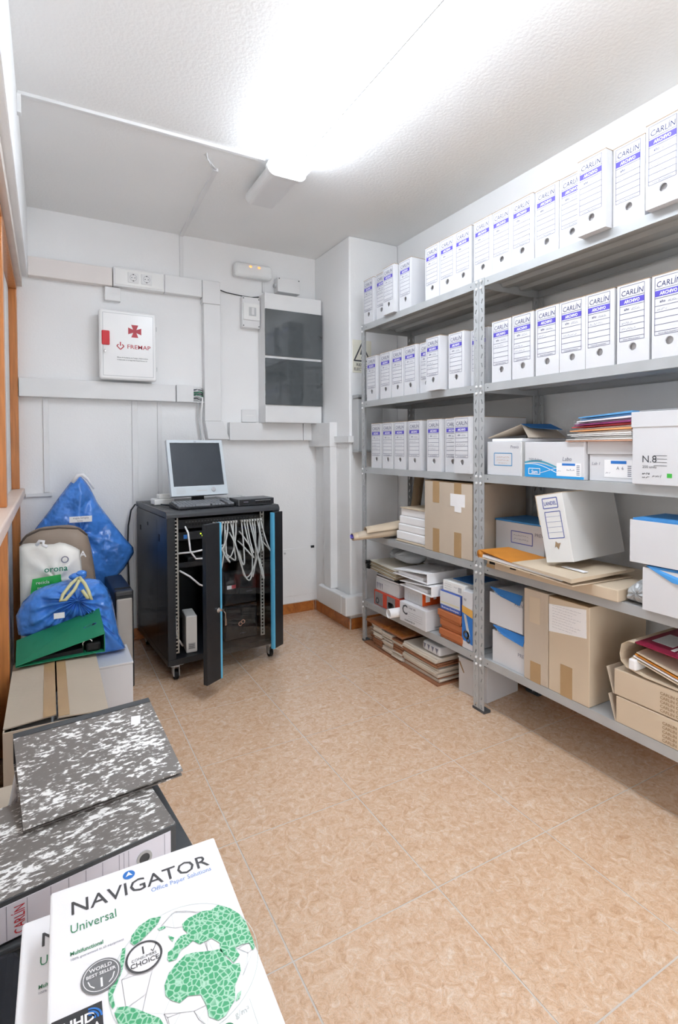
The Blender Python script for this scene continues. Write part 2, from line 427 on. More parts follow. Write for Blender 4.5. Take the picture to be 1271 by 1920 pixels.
bx('joint_cover', M_plastic, t, .757, .870, Y0-.002, YB, 1.567, 1.680, bevel=.003)
bx('base', M_plastic, t, .870, .940, YB-.006, YB, 1.567, 1.68)
bx('base', M_plastic, t, .870, .940, Y0, YB, 1.567, 1.573)
rd = random.Random(3)
for k in range(9):
    zz = 1.585+.0095*k
    MB().tube([(.868, 3.65+.012*rd.uniform(-1, 1), zz), (.895, 3.64, zz+.01*rd.uniform(-1, 1)), (.92, 3.645, zz+.014*rd.uniform(-1, 1)), (.940, 3.66, zz)], .0036, 6).build('wire', M_green if k in (3, 5) else (M_dgrey if k % 3 == 1 else M_plastic), t, smooth=True)
MB().tube([(.90,3.63,1.61),(.928,3.617,1.60),(.924,3.615,1.54),(.914,3.617,1.46),(.925,3.62,1.37),(.945,3.61,1.25),(.95,3.56,1.15)], .006, 8).build('hanging_cable', M_plastic, t, smooth=True)
MB().tube([(.90,3.645,1.585),(.905,3.64,1.55),(.90,3.645,1.47),(.915,3.64,1.38),(.93,3.62,1.2)], .004, 8).build('hanging_cable', M_grey_plastic, t, smooth=True)
t = thing('cable_trunking', 'white horizontal cable trunking under the fuse panel', 'trunking')
bx('cover', M_plastic, t, 1.118, 1.683, Y0, YB, 1.310, 1.437, bevel=.004)
bx('cover', M_plastic, t, 1.687, 1.755, Y0, YB, 1.310, 1.437, bevel=.004)
t = thing('cable_trunking', 'white cable trunking running down the side of the pillar', 'trunking')
bx('corner_piece', M_plastic, t, 1.755, 1.815, 3.33, YB, 1.262, 1.437, bevel=.004)
bx('cover', M_plastic, t, 1.760, 1.815, 3.335, 3.44, .245, 1.262, bevel=.003)
tag(bx('trunking_branch', M_plastic, None, 1.790, 1.90, 3.122, 3.148, 1.290, 1.335, bevel=.003), 'short white trunking across the front of the pillar', 'trunking')
tag(bx('trunking_branch', M_plastic, None, 1.790, 1.815, 3.1485, 3.33, 1.290, 1.335, bevel=.003), 'short white trunking on the side of the pillar', 'trunking')
t = thing('wall_box', 'white plastic casing wrapped around the foot of the pillar', 'casing')
MB().box(1.742, 1.90, 3.085, 3.147, .112, .245).box(1.742, 1.802, 3.147, 3.50, .112, .245).build('casing', M_plastic, t, bevel=.01, seg=3)
for x0, x1, z0, lab in ((-.024, .006, .992, 'flat white strip on the back wall beside the wooden partition'), (.481, .517, .08, 'flat white strip on the back wall behind the computer rack'), (.641, .669, .08, 'flat white strip behind the monitor below the trunking')):
    tag(bx('wall_strip', M_plastic, None, x0, x1, YB-.012, YB, z0, 1.566, bevel=.002), lab, 'trunking', 'vertical strips on the back wall')
tag(bx('wall_strip', M_plastic, None, -.122, .022, YB-.016, YB, .968, .990, bevel=.002), 'short horizontal white strip on the back wall at the sill end', 'trunking')
t = thing('junction_box', 'small square white junction box under the wide trunking', 'junction box')
bx('cover', M_plastic, t, .325, .419, 3.64, YB, 2.192, 2.279, bevel=.005)
bx('ridge', M_wplate, t, .345, .40, 3.6385, 3.641, 2.228, 2.231)
t = thing('wall_plate', 'small square white cover plate left of the fuse panel foot', 'wall plate')
bx('plate', M_plastic, t, 1.219, 1.330, 3.655, YB, 1.441, 1.532, bevel=.004)
bx('ridge', M_wplate, t, 1.25, 1.305, 3.653, 3.656, 1.487, 1.492)

# ------------------------------------------------------------------ first aid cabinet
t = thing('first_aid_cabinet', 'white first aid cabinet with red cross and red handle on the back wall', 'cabinet')
bx('body', M_plastic, t, .292, .615, 3.60, YB, 1.694, 2.112, bevel=.02, seg=4)
d = bx('door', mat('glossy_white', 'f4f4f4', .2, var=.01), t, .283, .622, 3.562, 3.606, 1.686, 2.120, bevel=.018, seg=4)
pn = MB(); x0, x1, z0, z1 = .305, .60, 1.71, 2.097
pn.line([(x0, z0), (x1, z0), (x1, z1), (x0, z1), (x0, z0)], .003, lambda a, b: (a, 3.5613, b)).build('panel_groove', M_grey_plastic, d)
hd = bx('handle', mat('red_handle', 'd9343c', .25, var=.05), d, .298, .343, 3.552, 3.564, 1.897, 1.985, bevel=.006, seg=3)
MB().cyl((.316, 3.562, 1.86), (.316, 3.545, 1.86), .008, 14).box(.313, .319, 3.53, 3.546, 1.856, 1.866).build('lock', M_chrome, d)
cr = MB(); cx, cz = .490, 1.995
for k in range(4):
    a = k*PI/2
    q = [(-.009, .008), (.009, .008), (.021, .039), (-.021, .039)]
    cr.poly([(cx+x*math.cos(a)-y*math.sin(a), 3.5610, cz+x*math.sin(a)+y*math.cos(a)) for x, y in q])
cr.poly([(cx-.009, 3.5610, cz-.009), (cx+.009, 3.5610, cz-.009), (cx+.009, 3.5610, cz+.009), (cx-.009, 3.5610, cz+.009)]).build('cross', M_red_ink, d)
lg = MB(); lx, lz = .405, 1.896
fn = lambda a, b: (a, 3.5610, b)
lg.line([(lx-.011, lz+.011), (lx-.021, lz), (lx, lz-.021), (lx+.021, lz), (lx+.010, lz+.011)], .006, fn).line([(lx, lz+.026), (lx, lz+.002)], .007, fn)
lg.text('FREMAP', .036, FM(.443, 3.5610, 1.884), bold=.006, width=.138).build('logo', M_red_ink, d)
MB().text('Mutua de Accidentes de Trabajo y Enfermedades', .0092, FM(.385, 3.5610, 1.823), bold=.01).text('Profesionales de la Seguridad Social Numero 61', .0092, FM(.385, 3.5610, 1.808), bold=.01).build('small_lettering', M_dark_ink, d)
for z in (2.03, 1.77): bx('hinge', M_grey_plastic, t, .620, .630, 3.60, 3.612, z-.014, z+.014, bevel=.002)

# ------------------------------------------------------------------ emergency light, breaker boxes, fuse panel
t = thing('emergency_light', 'clear oblong emergency light with two amber lamps above the fuse panel', 'emergency light')
bx('base', M_plastic, t, 1.166, 1.436, 3.652, YB, 2.470, 2.560, bevel=.012, seg=3)
M_clear = mat('frosted_cover', 'f7f9f9', .2, var=.03, trans=.12, bump=.2, bscale=140)
bx('cover', M_clear, t, 1.160, 1.442, 3.60, 3.656, 2.464, 2.566, bevel=.028, seg=4)
bx('reflector', M_wplate, t, 1.20, 1.41, 3.628, 3.652, 2.485, 2.55, bevel=.006)
MB().cyl((1.215, 3.620, 2.497), (1.40, 3.620, 2.497), .009, 10).build('tube', M_wplate, t, smooth=True)
M_amber = mat('amber_lamp', 'ffb070', .4, var=.02, emit=('ff9a50', 1.2))
for x in (1.272, 1.335): MB().sphere((x, 3.598, 2.537), .011, 10, 6, (1, .5, .7)).build('indicator', M_amber, t, smooth=True)
bx('mini_trunking', M_plastic, t, 1.385, 1.402, 3.664, YB, 2.39, 2.464)
t = thing('junction_box', 'white junction box on top of the fuse panel', 'junction box')
bx('body', M_plastic, t, 1.478, 1.655, 3.60, YB, 2.392, 2.497, bevel=.004)
for x in (1.489, 1.645):
    for z in (2.487,): MB().cyl((x, 3.6, z), (x, 3.597, z), .004, 8).build('screw', M_dgrey, t)
MB().cyl((1.478, 3.64, 2.44), (1.462, 3.64, 2.44), .016, 10).build('gland', M_grey_plastic, t)
t = thing('breaker_box', 'small white breaker box left of the fuse panel', 'breaker box')
bx('body', M_plastic, t, 1.216, 1.350, 3.625, YB, 2.113, 2.330, bevel=.004)
b2 = bx('front', M_wplate, t, 1.222, 1.345, 3.612, 3.626, 2.165, 2.283, bevel=.003)
bx('breaker_window', M_grey_plastic, b2, 1.262, 1.315, 3.609, 3.613, 2.195, 2.255, bevel=.001)
bx('breaker_switch', M_plastic, b2, 1.278, 1.298, 3.602, 3.610, 2.2, 2.25, bevel=.002)
for x in (1.226, 1.340):
    for z in (2.125, 2.318): MB().cyl((x, 3.626, z), (x, 3.622, z), .004, 8).build('screw', M_dgrey, t)
tag(MB().tube([(1.058, 3.66, 2.362), (1.12, 3.672, 2.352), (1.22, 3.674, 2.345), (1.30, 3.674, 2.342), (1.37, 3.66, 2.352)], .0035, 6).build('black_cable', M_black, None, smooth=True), 'thin black cable between trunking and fuse panel', 'cable')
t = thing('fuse_panel', 'white electrical panel with two smoked glass doors on the back wall', 'electrical panel')
bx('body', M_plastic, t, 1.352, 1.797, 3.535, YB, 1.436, 2.352, bevel=.005)
M_smoke = mat('smoked_glass', '555a5d', .06, var=.02, spec=.8, coat=.4)
for z0, z1 in ((1.910, 2.238), (1.562, 1.892)):
    dd = bx('smoked_door', M_smoke, t, 1.350, 1.800, 3.524, 3.537, z0, z1, bevel=.003)
    MB().cyl((1.79, 3.525, (z0+z1)/2), (1.79, 3.518, (z0+z1)/2), .007, 10).build('catch', M_dgrey, dd)
t = thing('inspection_hatch', 'painted inspection hatch low on the back wall beside the rack', 'hatch')
bx('panel', M_wall, t, 1.33, 1.79, YB-.004, YB, .13, .49, bevel=.001)
bx('corner_hole', M_black, t, 1.768, 1.796, YB-.006, YB-.001, .482, .50)
MB().cyl((1.55, YB-.004, .46), (1.55, YB-.01, .46), .008, 10).build('knob', M_grey_plastic, t)
# pillar: warning sign and grey box
t = thing('warning_sign', 'yellowish electrical hazard sign on the pillar behind the rack post', 'sign', (1.838, 3.146, 1.772))
bx('sign_plate', mat('sign_vinyl', 'ece9da', .4, var=.01), t, 0, .15, -.002, .002, 0, .225)
mb = MB(); f2 = lambda a, b: (a, -.0028, b)
mb.line([(.012, .082), (.075, .205), (.138, .082), (.008, .082)], .010, f2)
mb.poly([f2(.070, .165), f2(.088, .165), f2(.078, .135), f2(.09, .135), f2(.066, .095), f2(.072, .125), f2(.058, .125)])
mb.text('RIESGO', .028, FM(.075, -.0028, .045), bold=.01, align='CENTER').text('ELECTRICO', .028, FM(.075, -.0028, .015), bold=.01, align='CENTER', sx=.9).build('pictogram', M_dark_ink, t)
bx('sign_border', M_grey_plastic, t, .006, .144, -.0026, -.0018, .072, .0735)
t = thing('switch_box', 'grey plastic box on the pillar behind the rack post', 'box', (1.83, 3.148, 1.235))
bx('body', M_grey_plastic, t, 0, .20, -.085, 0, 0, .355, bevel=.008)
bx('lid', M_steel, t, -.008, .208, -.098, -.02, .355, .378, bevel=.005)
bx('lower_flange', M_steel, t, -.008, .208, -.098, -.02, -.012, .004, bevel=.004)
# ------------------------------------------------------------------ steel racks
SH = (2.042, 1.552, 1.129, .704, .265)     # shelf tops
XF, XB = 1.782, 2.180                       # front and back faces of the racks
def post_mesh(wd=.034, H=2.04, pitch=.0425):
    """perforated angle: flange A in the x=0 plane (along +y), flange B in the y=0 plane (along +x)"""
    mb = MB()
    for flange in (0, 1):
        def P(u, z): return (0, u, z) if flange == 0 else (u, 0, z)
        c = wd*.55; z = 0.; k = 0
        while z < H-1e-6:
            z1 = min(z+pitch, H)
            a, b = z+pitch*.27, z+pitch*.73
            if b >= z1:
                mb.poly([P(0, z), P(wd, z), P(wd, z1), P(0, z1)]); break
            s = .0035*(1 if k % 2 else -1); hw = .0026
            mb.poly([P(0, z), P(wd, z), P(wd, a), P(0, a)])
            mb.poly([P(0, a), P(c-hw-s, a), P(c-hw+s, b), P(0, b)])
            mb.poly([P(c+hw-s, a), P(wd, a), P(wd, b), P(c+hw+s, b)])
            mb.poly([P(0, b), P(wd, b), P(wd, z1), P(0, z1)])
            z = z1; k += 1
    bm = bmesh.new()
    me = mb.mesh('post'); bm.from_mesh(me); bmesh.ops.remove_doubles(bm, verts=bm.verts, dist=1e-5); bm.to_mesh(me); bm.free()
    return me
PM = post_mesh()
def shelf_mesh(L, D=.398, lip=.037):
    """tray with folded lips and two stiffening channels; local x = length, y = depth, top at z=0"""
    mb = MB(); t = .0012
    mb.box(0, L, 0, D, -t, 0)
    mb.box(0, L, 0, t, -lip, -t); mb.box(0, L, D-t, D, -lip, -t)
    mb.box(0, t, t, D-t, -lip, -t); mb.box(L-t, L, t, D-t, -lip, -t)
    mb.box(0, L, t, .016, -lip, -lip+t); mb.box(0, L, D-.016, D-t, -lip, -lip+t)
    for y in (.13, .25):
        mb.add([(.004, y, -t), (.004, y+.012, -.016), (.004, y+.048, -.016), (.004, y+.06, -t), (L-.004, y, -t), (L-.004, y+.012, -.016), (L-.004, y+.048, -.016), (L-.004, y+.06, -t)],
               [(0, 4, 5, 1), (1, 5, 6, 2), (2, 6, 7, 3)])
    return mb.mesh('shelf')
M_zinc = mat('zinc_bolt', 'f0f0f0', .3, var=.02)
BM = MB().cyl((0, 0, 0), (-.004, 0, 0), .0062, 8).cyl((-.004, 0, 0), (-.0065, 0, 0), .004, 8).mesh('bolt')
HM = MB().disc((0, 0), .003, 8, lambda a, b: (0, a, b)).mesh('lip_hole')
FM_ = MB().box(-.003, .038, -.0005, .038, 0, .012).mesh('post_foot')
def rack(ya, yb, label):
    """ya = far end, yb = near end"""
    t = thing('shelving_rack', label, 'shelving rack', (XF, yb, 0))
    L = ya-yb; D = XB-XF
    SM_ = shelf_mesh(L-.004, D-.004)
    for (x, y, ax, ay) in ((0, 0, 1, 1), (0, L, 1, -1), (D, 0, -1, 1), (D, L, -1, -1)):
        o = obj('post', PM, M_steel, t, solid=.0016); o.location = (x, y, .004); o.scale = (ax, ay, 1)
        f = obj('post_foot', FM_, M_dgrey, t); f.location = (x, y, 0); f.scale = (ax, ay, 1)
    for z in SH:
        s = obj('shelf', SM_, M_steel, t)
        s.rotation_euler = (0, 0, -PI/2); s.location = (.002, L-.002, z)
        for y in (.013, L-.013):
            for dz in (-.010, -.042):
                b = obj('bolt', BM, M_zinc, t); b.location = (-.0015, y, z+dz)
        for y in (.055, L-.055):
            b = obj('lip_hole', HM, M_blackm, t); b.location = (.0012, y, z-.02)
    return t
rack(2.935, 1.873, 'grey metal shelving rack standing next to the pillar')
rack(1.871, .835, 'grey metal shelving rack nearest the camera on the right')

# ------------------------------------------------------------------ archive boxes
AW, AD, AH = .115, .375, .275
def archive_meshes(w_):
    h, d = AH, AD
    mb = MB(); cx, cz, r, n = w_*.5, .054, .0135, 20
    # front with a finger hole
    rim = []
    for k in range(n):
        t = 2*PI*k/n; rim.append((cx+r*math.cos(t), cz+r*math.sin(t)))
    outer = []
    for k in range(n):
        t = 2*PI*k/n; c, s = math.cos(t), math.sin(t)
        kx = ((w_-cx) if c > 0 else cx)/max(abs(c), 1e-6); kz = (cz if abs(s) < 1e-6 or s < 0 else cz)/max(abs(s), 1e-6)
        q = min(kx, kz); outer.append((cx+q*c, cz+q*s))
    b = len(mb.v)
    for (x, z) in rim: mb.v.append((x, 0, z))
    for (x, z) in outer: mb.v.append((x, 0, z))
    for k in range(n):
        j = (k+1) % n; mb.f.append((b+k, b+j, b+n+j, b+n+k))
    # corner fills and upper part
    for sx, sz in ((0, 0), (w_, 0), (0, 2*cz), (w_, 2*cz)):
        best = sorted(range(n), key=lambda k: (outer[k][0]-sx)**2+(outer[k][1]-sz)**2)[:2]
        mb.poly([(sx, 0, sz)]+[(outer[k][0], 0, outer[k][1]) for k in best])
    mb.poly([(0, 0, 2*cz), (w_, 0, 2*cz), (w_, 0, h), (0, 0, h)])
    # hole wall
    b2 = len(mb.v)
    for (x, z) in rim: mb.v.append((x, 0, z))
    for (x, z) in rim: mb.v.append((x, .006, z))
    for k in range(n):
        j = (k+1) % n; mb.f.append((b2+k, b2+j, b2+n+j, b2+n+k))
    mb.poly([(0, 0, 0), (0, d, 0), (0, d, h), (0, 0, h)]); mb.poly([(w_, 0, 0), (w_, d, 0), (w_, d, h), (w_, 0, h)])
    mb.poly([(0, d, 0), (w_, d, 0), (w_, d, h), (0, d, h)]); mb.poly([(0, 0, 0), (w_, 0, 0), (w_, d, 0), (0, d, 0)])
    mb.poly([(0, 0, h-.001), (w_, 0, h-.001), (w_, d, h-.001), (0, d, h-.001)])
    # a rim of cardboard where hole opens: papers inside
    body = mb.mesh('carton')
    pp = MB().box(.012, w_-.048, .016, d-.02, .004, .24).mesh('papers')
    fl = MB().box(-.0005, w_+.0005, -.0008, d, h-.0006, h+.002).mesh('top_flap')
    fn = lambda a, c: (a, -.0006, c)
    pr = MB(); xl, xr = .010, w_-.017
    Z = lambda fr: h*(1-fr)
    tl = .0014
    for fr in (.028, .168, .278, .372, .445, .52, .597, .676, .722): pr.line([(xl, Z(fr)), (xr, Z(fr))], tl, fn)
    for x in (xl, xr): pr.line([(x, Z(.028)), (x, Z(.722))], tl, fn)
    pr.text('CARL\u00cdN', .0265, FM(xl+.004, -.0006, Z(.146)), shear=.12, bold=.0, width=w_-.036)
    pr.text('a\u00f1o', .0125, FM(xl+.016, -.0006, Z(.335)), bold=.01).line([(xl+.042, Z(.338)), (xr-.014, Z(.338))], .0007, fn)
    pr.text('FOLIO PROLONGADO', .0062, FM(xl+.012, -.0006, Z(.711)), width=.062)
    pr = pr.mesh('printed_label')
    band = MB().poly([fn(xl, Z(.187)), fn(xr, Z(.187)), fn(xr, Z(.258)), fn(xl, Z(.258))]).mesh('label_band')
    bt = MB().text('ARCHIVO', .0155, FM((xl+xr)/2, -.0011, Z(.244)), bold=.028, align='CENTER', width=.056, shear=.1).mesh('band_lettering')
    hw = []
    for s in range(4):
        q = MB(); fq = lambda a, c: (a, -.0006, c)
        scribble(q, xl+.044, xr-.018, Z(.333), .006, s, fq, .0008)
        scribble(q, xl+.008, xr-.02-.01*s, Z(.43 if s % 2 else .505), .008, s+10, fq, .0008)
        if s == 2: scribble(q, xl+.008, xr-.03, Z(.58), .007, 33, fq, .0008)
        hw.append(q.mesh('handwriting'))
    return body, pp, fl, pr, band, bt, hw
ARC = archive_meshes(AW)
def archive_box(xf, yl, z, label, group, seed, rz=0., flap=False, hw=True):
    t = thing('archive_box', label, 'archive box', (xf, yl, z), -PI/2+rz, group)
    o = obj('carton', ARC[0], M_carton, t)
    obj('papers', ARC[1], M_paper, t); obj('top_flap', ARC[2], M_kraftd, t)
    obj('printed_label', ARC[3], M_ink, t); obj('label_band', ARC[4], M_violet, t); obj('band_lettering', ARC[5], M_paper, t)
    if hw: obj('handwriting', ARC[6][seed % 4], M_grey_ink, t)
    if flap:
        MB().hexa([(.0, .0, AH), (AW, 0, AH), (AW, .003, AH), (0, .003, AH)], [(0, .10, AH+.036), (AW, .10, AH+.036), (AW, .103, AH+.036), (0, .103, AH+.036)]).build('raised_flap', M_kraftd, t)
    return t
rows = [
 (SH[0], 'on the top shelves', 'archive boxes on the top shelf', [(2.912,0),(2.776,.008),(2.655,-.022),(2.520,0),(2.280,0),(2.160,0),(2.043,0),(1.910,0),(1.793,0),(1.676,0),(1.558,.01),(1.441,.014),(1.322,-.036),(1.203,.0),(1.066,-.032)]),
 (SH[1], 'on the second shelves from the top', 'archive boxes on the second shelf', [(2.878,0),(2.722,.0),(2.598,.0),(2.474,.0),(2.354,.02),(2.232,-.034),(2.092,0),(1.975,.041),(1.797,.004),(1.672,0),(1.545,0),(1.428,0),(1.311,0),(1.185,0),(1.061,0)]),
 (SH[2], 'on the third shelf of the far rack', 'archive boxes on the third shelf', [(2.842,.01),(2.712,.008),(2.583,.006),(2.435,0),(2.267,0),(2.142,.02),(2.025,-.022)]),
]
for ri, (z, where, grp, items) in enumerate(rows):
    for i, (yl, dx) in enumerate(items):
        archive_box(XF+.004+dx, yl, z+.0005, 'white archive box, %s from left %s' % (ORD[i], where), grp, i+ri, rz=R(random.Random(i*7+ri).uniform(-.2, .2)), flap=(ri == 0 and i == 11)).scale = (1, .80 if (ri == 1 and i == 7) else 1, 1)
# ------------------------------------------------------------------ other goods on the shelves
def ritem(name, label, cat, xf, yl, z, rz=0., group=None):
    return thing(name, label, cat, (xf, yl, z+.0005), -PI/2+rz, group)
FR = lambda y=-.0007: (lambda a, b: (a, y, b))
# --- far rack, fourth shelf
z = SH[3]
t = ritem('cardboard_box', 'tall taped cardboard box standing on the far rack under the archive boxes', 'box', XF+.006, 2.292, z)
bx('carton', M_kraft, t, 0, .368, 0, .37, 0, .372, bevel=.004)
for x in (.072, .240):
    for z0, z1 in ((.262, .374), (-.0, .125)): bx('tape', M_tape, t, x, x+.052, -.0012, .02, z0, z1)
lb = bx('white_sticker', M_paper, t, .212, .318, -.0018, 0, .255, .318)
bx('white_sticker', M_paper, t, .243, .292, -.0019, 0, .228, .256)
MB().hexa([(0, .002, .372), (.368, .002, .372), (.368, .18, .372), (0, .18, .372)], [(0.0, .0, .376), (.368, 0, .376), (.368, .17, .386), (0, .17, .384)]).build('top_flap', M_kraftd, t)
t = ritem('paper_bundle', 'stack of wrapped white paper on the far rack beside the cardboard box', 'paper', XF+.02, 2.585, z)
for k, (x0, x1, h0, h1, m_) in enumerate(((.0, .28, .0, .012, M_kraftl), (.002, .279, .013, .062, M_paper), (.015, .285, .063, .105, M_paper), (.020, .28, .106, .152, M_paper), (.032, .283, .153, .196, M_paper))):
    bx('ream', m_, t, x0, x1, .004*k, .21+.004*k, h0, h1, bevel=.006)
bx('top_wrapper', M_kraftl, t, .036, .284, .006, .21, .197, .203, bevel=.002)
t = thing('kraft_roll', 'loose roll of kraft paper and violet sheet jutting out of the far rack', 'paper roll', (0, 0, 0))
def loose_roll(a, b, ry0, rz0, ry1, rz1, t0, t1, n=26, m_=8, lift=0.):
    """open, flattened paper roll along a straight axis; angles t0..t1 leave a gap like an unrolled edge"""
    mb = MB()
    for i in range(m_+1):
        v = i/m_; x = a[0]+(b[0]-a[0])*v; y = a[1]+(b[1]-a[1])*v; z0 = a[2]+(b[2]-a[2])*v
        ry, rz = ry0+(ry1-ry0)*v, rz0+(rz1-rz0)*v
        for k in range(n+1):
            t = t0+(t1-t0)*k/n; g = 1.-.10*k/n
            mb.v.append((x+.018*math.cos(t)*(1-v), y+ry*g*math.cos(t), z0+rz*g*math.sin(t)+rz*(1-g)*.3+lift*v))
    for i in range(m_):
        for k in range(n):
            q = i*(n+1)+k; mb.f.append((q, q+1, q+n+2, q+n+1))
    return mb
zz = SH[3]
loose_roll((1.560, 2.680, zz+.026), (2.00, 2.690, zz+.050), .052, .020, .070, .046, -.4*PI, 1.75*PI).build('kraft_sheet', M_kraftl, t, smooth=True, solid=.0018)
loose_roll((1.590, 2.672, zz+.034), (1.99, 2.690, zz+.052), .044, .017, .062, .038, -.1*PI, 1.7*PI).build('kraft_sheet', M_kraft, t, smooth=True, solid=.0018)
loose_roll((1.552, 2.690, zz+.030), (1.90, 2.690, zz+.050), .038, .012, .050, .028, .95*PI, 2.05*PI).build('violet_sheet', mat('violet_card', '7a70d8', .5), t, smooth=True, solid=.0015)
loose_roll((1.640, 2.662, zz+.052), (2.00, 2.680, zz+.064), .050, .030, .062, .046, -.05*PI, 1.0*PI).build('kraft_sheet', M_kraftl, t, smooth=True, solid=.0018)
o = tag(MB().tube([(2.07, 2.78, SH[3]+.006), (2.10, 2.74, 1.086)], .031, 18).build('cardboard_tube', M_kraftd, None, smooth=False), 'brown cardboard tube leaning inside the far rack', 'tube')
# --- far rack, lowest shelf
z = SH[4]
t = ritem('tool_box_carton', 'red and grey printed carton at the far end of the lowest shelf', 'box', XF+.02, 2.825, z)
M_redc = mat('red_carton', 'd0503c', .5, var=.06); M_greyc = mat('grey_carton', '8d8a8c', .6, var=.12, vscale=30)
bx('carton', M_redc, t, 0, .275, 0, .25, 0, .092, bevel=.003)
for x0, x1 in ((.012, .10), (.145, .232)): bx('printed_picture', M_greyc, t, x0, x1, -.0008, .002, .006, .084)
mb = MB()
for cx in (.04, .178, .2): mb.ring((cx, .03), .010, .021, 14, FR(-.0012))
mb.poly([FR(-.0012)(a, b) for a, b in ((.155, .05), (.205, .05), (.212, .018), (.16, .018))]).build('printed_motif', M_dgrey, t)
t = ritem('white_carton', 'white carton lying on the red and grey carton', 'box', XF+.028, 2.815, z+.093)
bx('carton', M_carton, t, 0, .25, 0, .24, 0, .076, bevel=.003)
mb = MB()
for k in range(4): mb.poly([FR()(.012+k*.018, .05), FR()(.024+k*.018, .05), FR()(.02+k*.018, .012), FR()(.016+k*.018, .012)])
scribble(mb, .10, .15, .05, .003, 2, FR(), .0009).build('print', M_grey_ink, t)
t = ritem('notebook', 'pair of black edged notebooks on the white carton', 'notebook', XF+.032, 2.812, z+.17)
bx('book', M_paper, t, 0, .24, .0, .2, .001, .012); bx('cover', M_blackm, t, -.001, .242, -.002, .2, .012, .015)
bx('book', M_paper, t, .01, .22, .004, .2, .0155, .029); bx('cover', M_blackm, t, .009, .224, -.002, .2, .029, .032)
bx('cover', M_blackm, t, .200, .245, -.004, .19, .014, .030)
t = ritem('document_folders', 'sheaf of beige folders with black binder clips on the notebooks', 'folder', XF+.012, 2.872, z+.203)
rd = random.Random(8)
for k in range(6):
    h0 = k*.010
    MB().hexa([(.02*rd.random(), .0, h0+.016), (.30, .0, h0), (.29, .27, h0), (.02, .27, h0+.014)], [(.02*rd.random(), 0, h0+.020), (.30, 0, h0+.005), (.29, .27, h0+.005), (.02, .27, h0+.019)]).build('folder', mat('beige_folder_%d' % (k % 2), ('b9a88c', 'd8d2c4')[k % 2], .7), t)
for k in range(4): bx('binder_clip', M_blackm, t, -.016+.007*(k % 2), .016+.006*(k % 2), -.012-.003*k, .02, .013+.0145*k, .024+.0145*k, bevel=.003)
pw = pillow([(0, 0), (.11, .012), (.24, .0), (.27, .05), (.2, .085), (.1, .08), (.02, .07)], 0, .10, .10, 5, 8, 40, .008, 30.)
t = ritem('plastic_sleeve_bag', 'crumpled clear plastic bag on the beige folders', 'plastic bag', XF+.17, 2.80, z+.283)
M_film = mat('clear_film', 'eef1f3', .15, var=.03, trans=.45, bump=.35, bscale=40)
pw.build('film', M_film, t, smooth=True)
t = ritem('paper_roll', 'white paper roll sticking out over the lowest shelf edge', 'paper roll', XF-.05, 2.535, z)
MB().tube([(0, -.018, .028), (.03, .30, .028)], .026, 20, cap=False).build('roll', M_paper, t, smooth=True, solid=.002)
t = ritem('copier_paper_carton', 'white carton printed with a big letter C on the lowest shelf', 'box', XF-.022, 2.488, z)
bx('carton', M_carton, t, 0, .243, 0, .24, 0, .112, bevel=.004)
mb = MB()
mb.text('C', .075, FM(.026, -.0008, .048), bold=.02).text('Clear ink', .018, FM(.085, -.0008, .088))
for k in range(4): scribble(mb, .085, .21, .066-.012*k, .004, 40+k, FR(), .0008)
mb.text('GUARANTEE OF', .013, FM(.05, -.0008, .012), bold=.01)
mb.ring((.13, .065), .020, .030, 20, lambda a, b: (.2438, a, b)).text('Laser 500', .018, SM(.2438, .06, .012)).build('print', M_dark_ink, t)
t = ritem('bulb_carton', 'orange and white carton on the carton with the letter C', 'box', XF+.015, 2.49, z+.113)
M_or = mat('orange_carton', 'e0591f', .45, var=.06)
bx('carton', M_or, t, 0, .17, 0, .2, 0, .086, bevel=.002)
bx('white_face', M_carton, t, .001, .166, -.001, .004, .001, .080)
mb = MB()
for x in (.04, .075, .11): mb.line([(x, .015), (x, .05), (x+.02, .05), (x+.02, .015)], .003, FR(-.0015))
mb.build('print', M_grey_plastic, t)
bx('side_label', M_paper, t, .1695, .1712, .02, .05, .02, .064); bx('side_label', M_paper, t, .1695, .1712, .075, .095, .03, .055)
for k, (x, dz, rr) in enumerate(((2.50, .196, -.10), (2.565, .252, .02))):
    t = ritem('lever_arch_binder', ('white lever arch binder lying on the orange carton', 'white lever arch binder lying open on another white binder')[k], 'binder', XF-.012-.004*k, x, z+dz+.002, rr*.3, 'white binders on the lowest shelf')
    wd = (.30, .32)[k]; hh = (.052, .055)[k]
    MB().hexa([(0, 0, 0), (wd, 0, 0), (wd, .28, 0), (0, .28, 0)], [(0, 0, .003), (wd, 0, .003), (wd, .28, .003), (0, .28, .003)]).build('lower_cover', M_paper, t)
    MB().hexa([(.0, 0, .022), (wd, 0, hh), (wd, .28, hh), (0, .28, .022)], [(0, 0, .0255), (wd, 0, hh+.003), (wd, .28, hh+.003), (0, .28, .0255)]).build('upper_cover', M_paper, t)
    bx('spine', M_paper, t, wd-.003, wd, 0, .28, .003, hh)
    bx('papers', M_paper, t, .03, wd-.06, .02, .27, .004, .020)
    bx('lever_plate', M_chrome, t, wd-.05, wd-.02, .06, .22, .004, .007)
for k in range(3):
    t = ritem('terracotta_carton', 'flat terracotta coloured carton, %s of the stack of three' % ('lowest', 'middle', 'topmost')[k], 'box', XF+.004+.006*(k == 1), 2.165+.012*(k == 2), z+.0485*k, R((0, 1, -1)[k]), 'terracotta cartons')
    bx('carton', M_terra, t, .003, .172, .003, .217, 0, .0475, bevel=.004)
    bx('lid_edge', M_terra, t, -.002, .177, -.002, .222, .016, .0477, bevel=.003)
t = ritem('envelope_carton', 'white and blue envelope carton on the terracotta cartons', 'box', XF+.012, 2.168, z+.147)
bx('carton', mat('royal_blue_carton', '4a66b8', .5), t, 0, .155, 0, .22, 0, .098, bevel=.002)
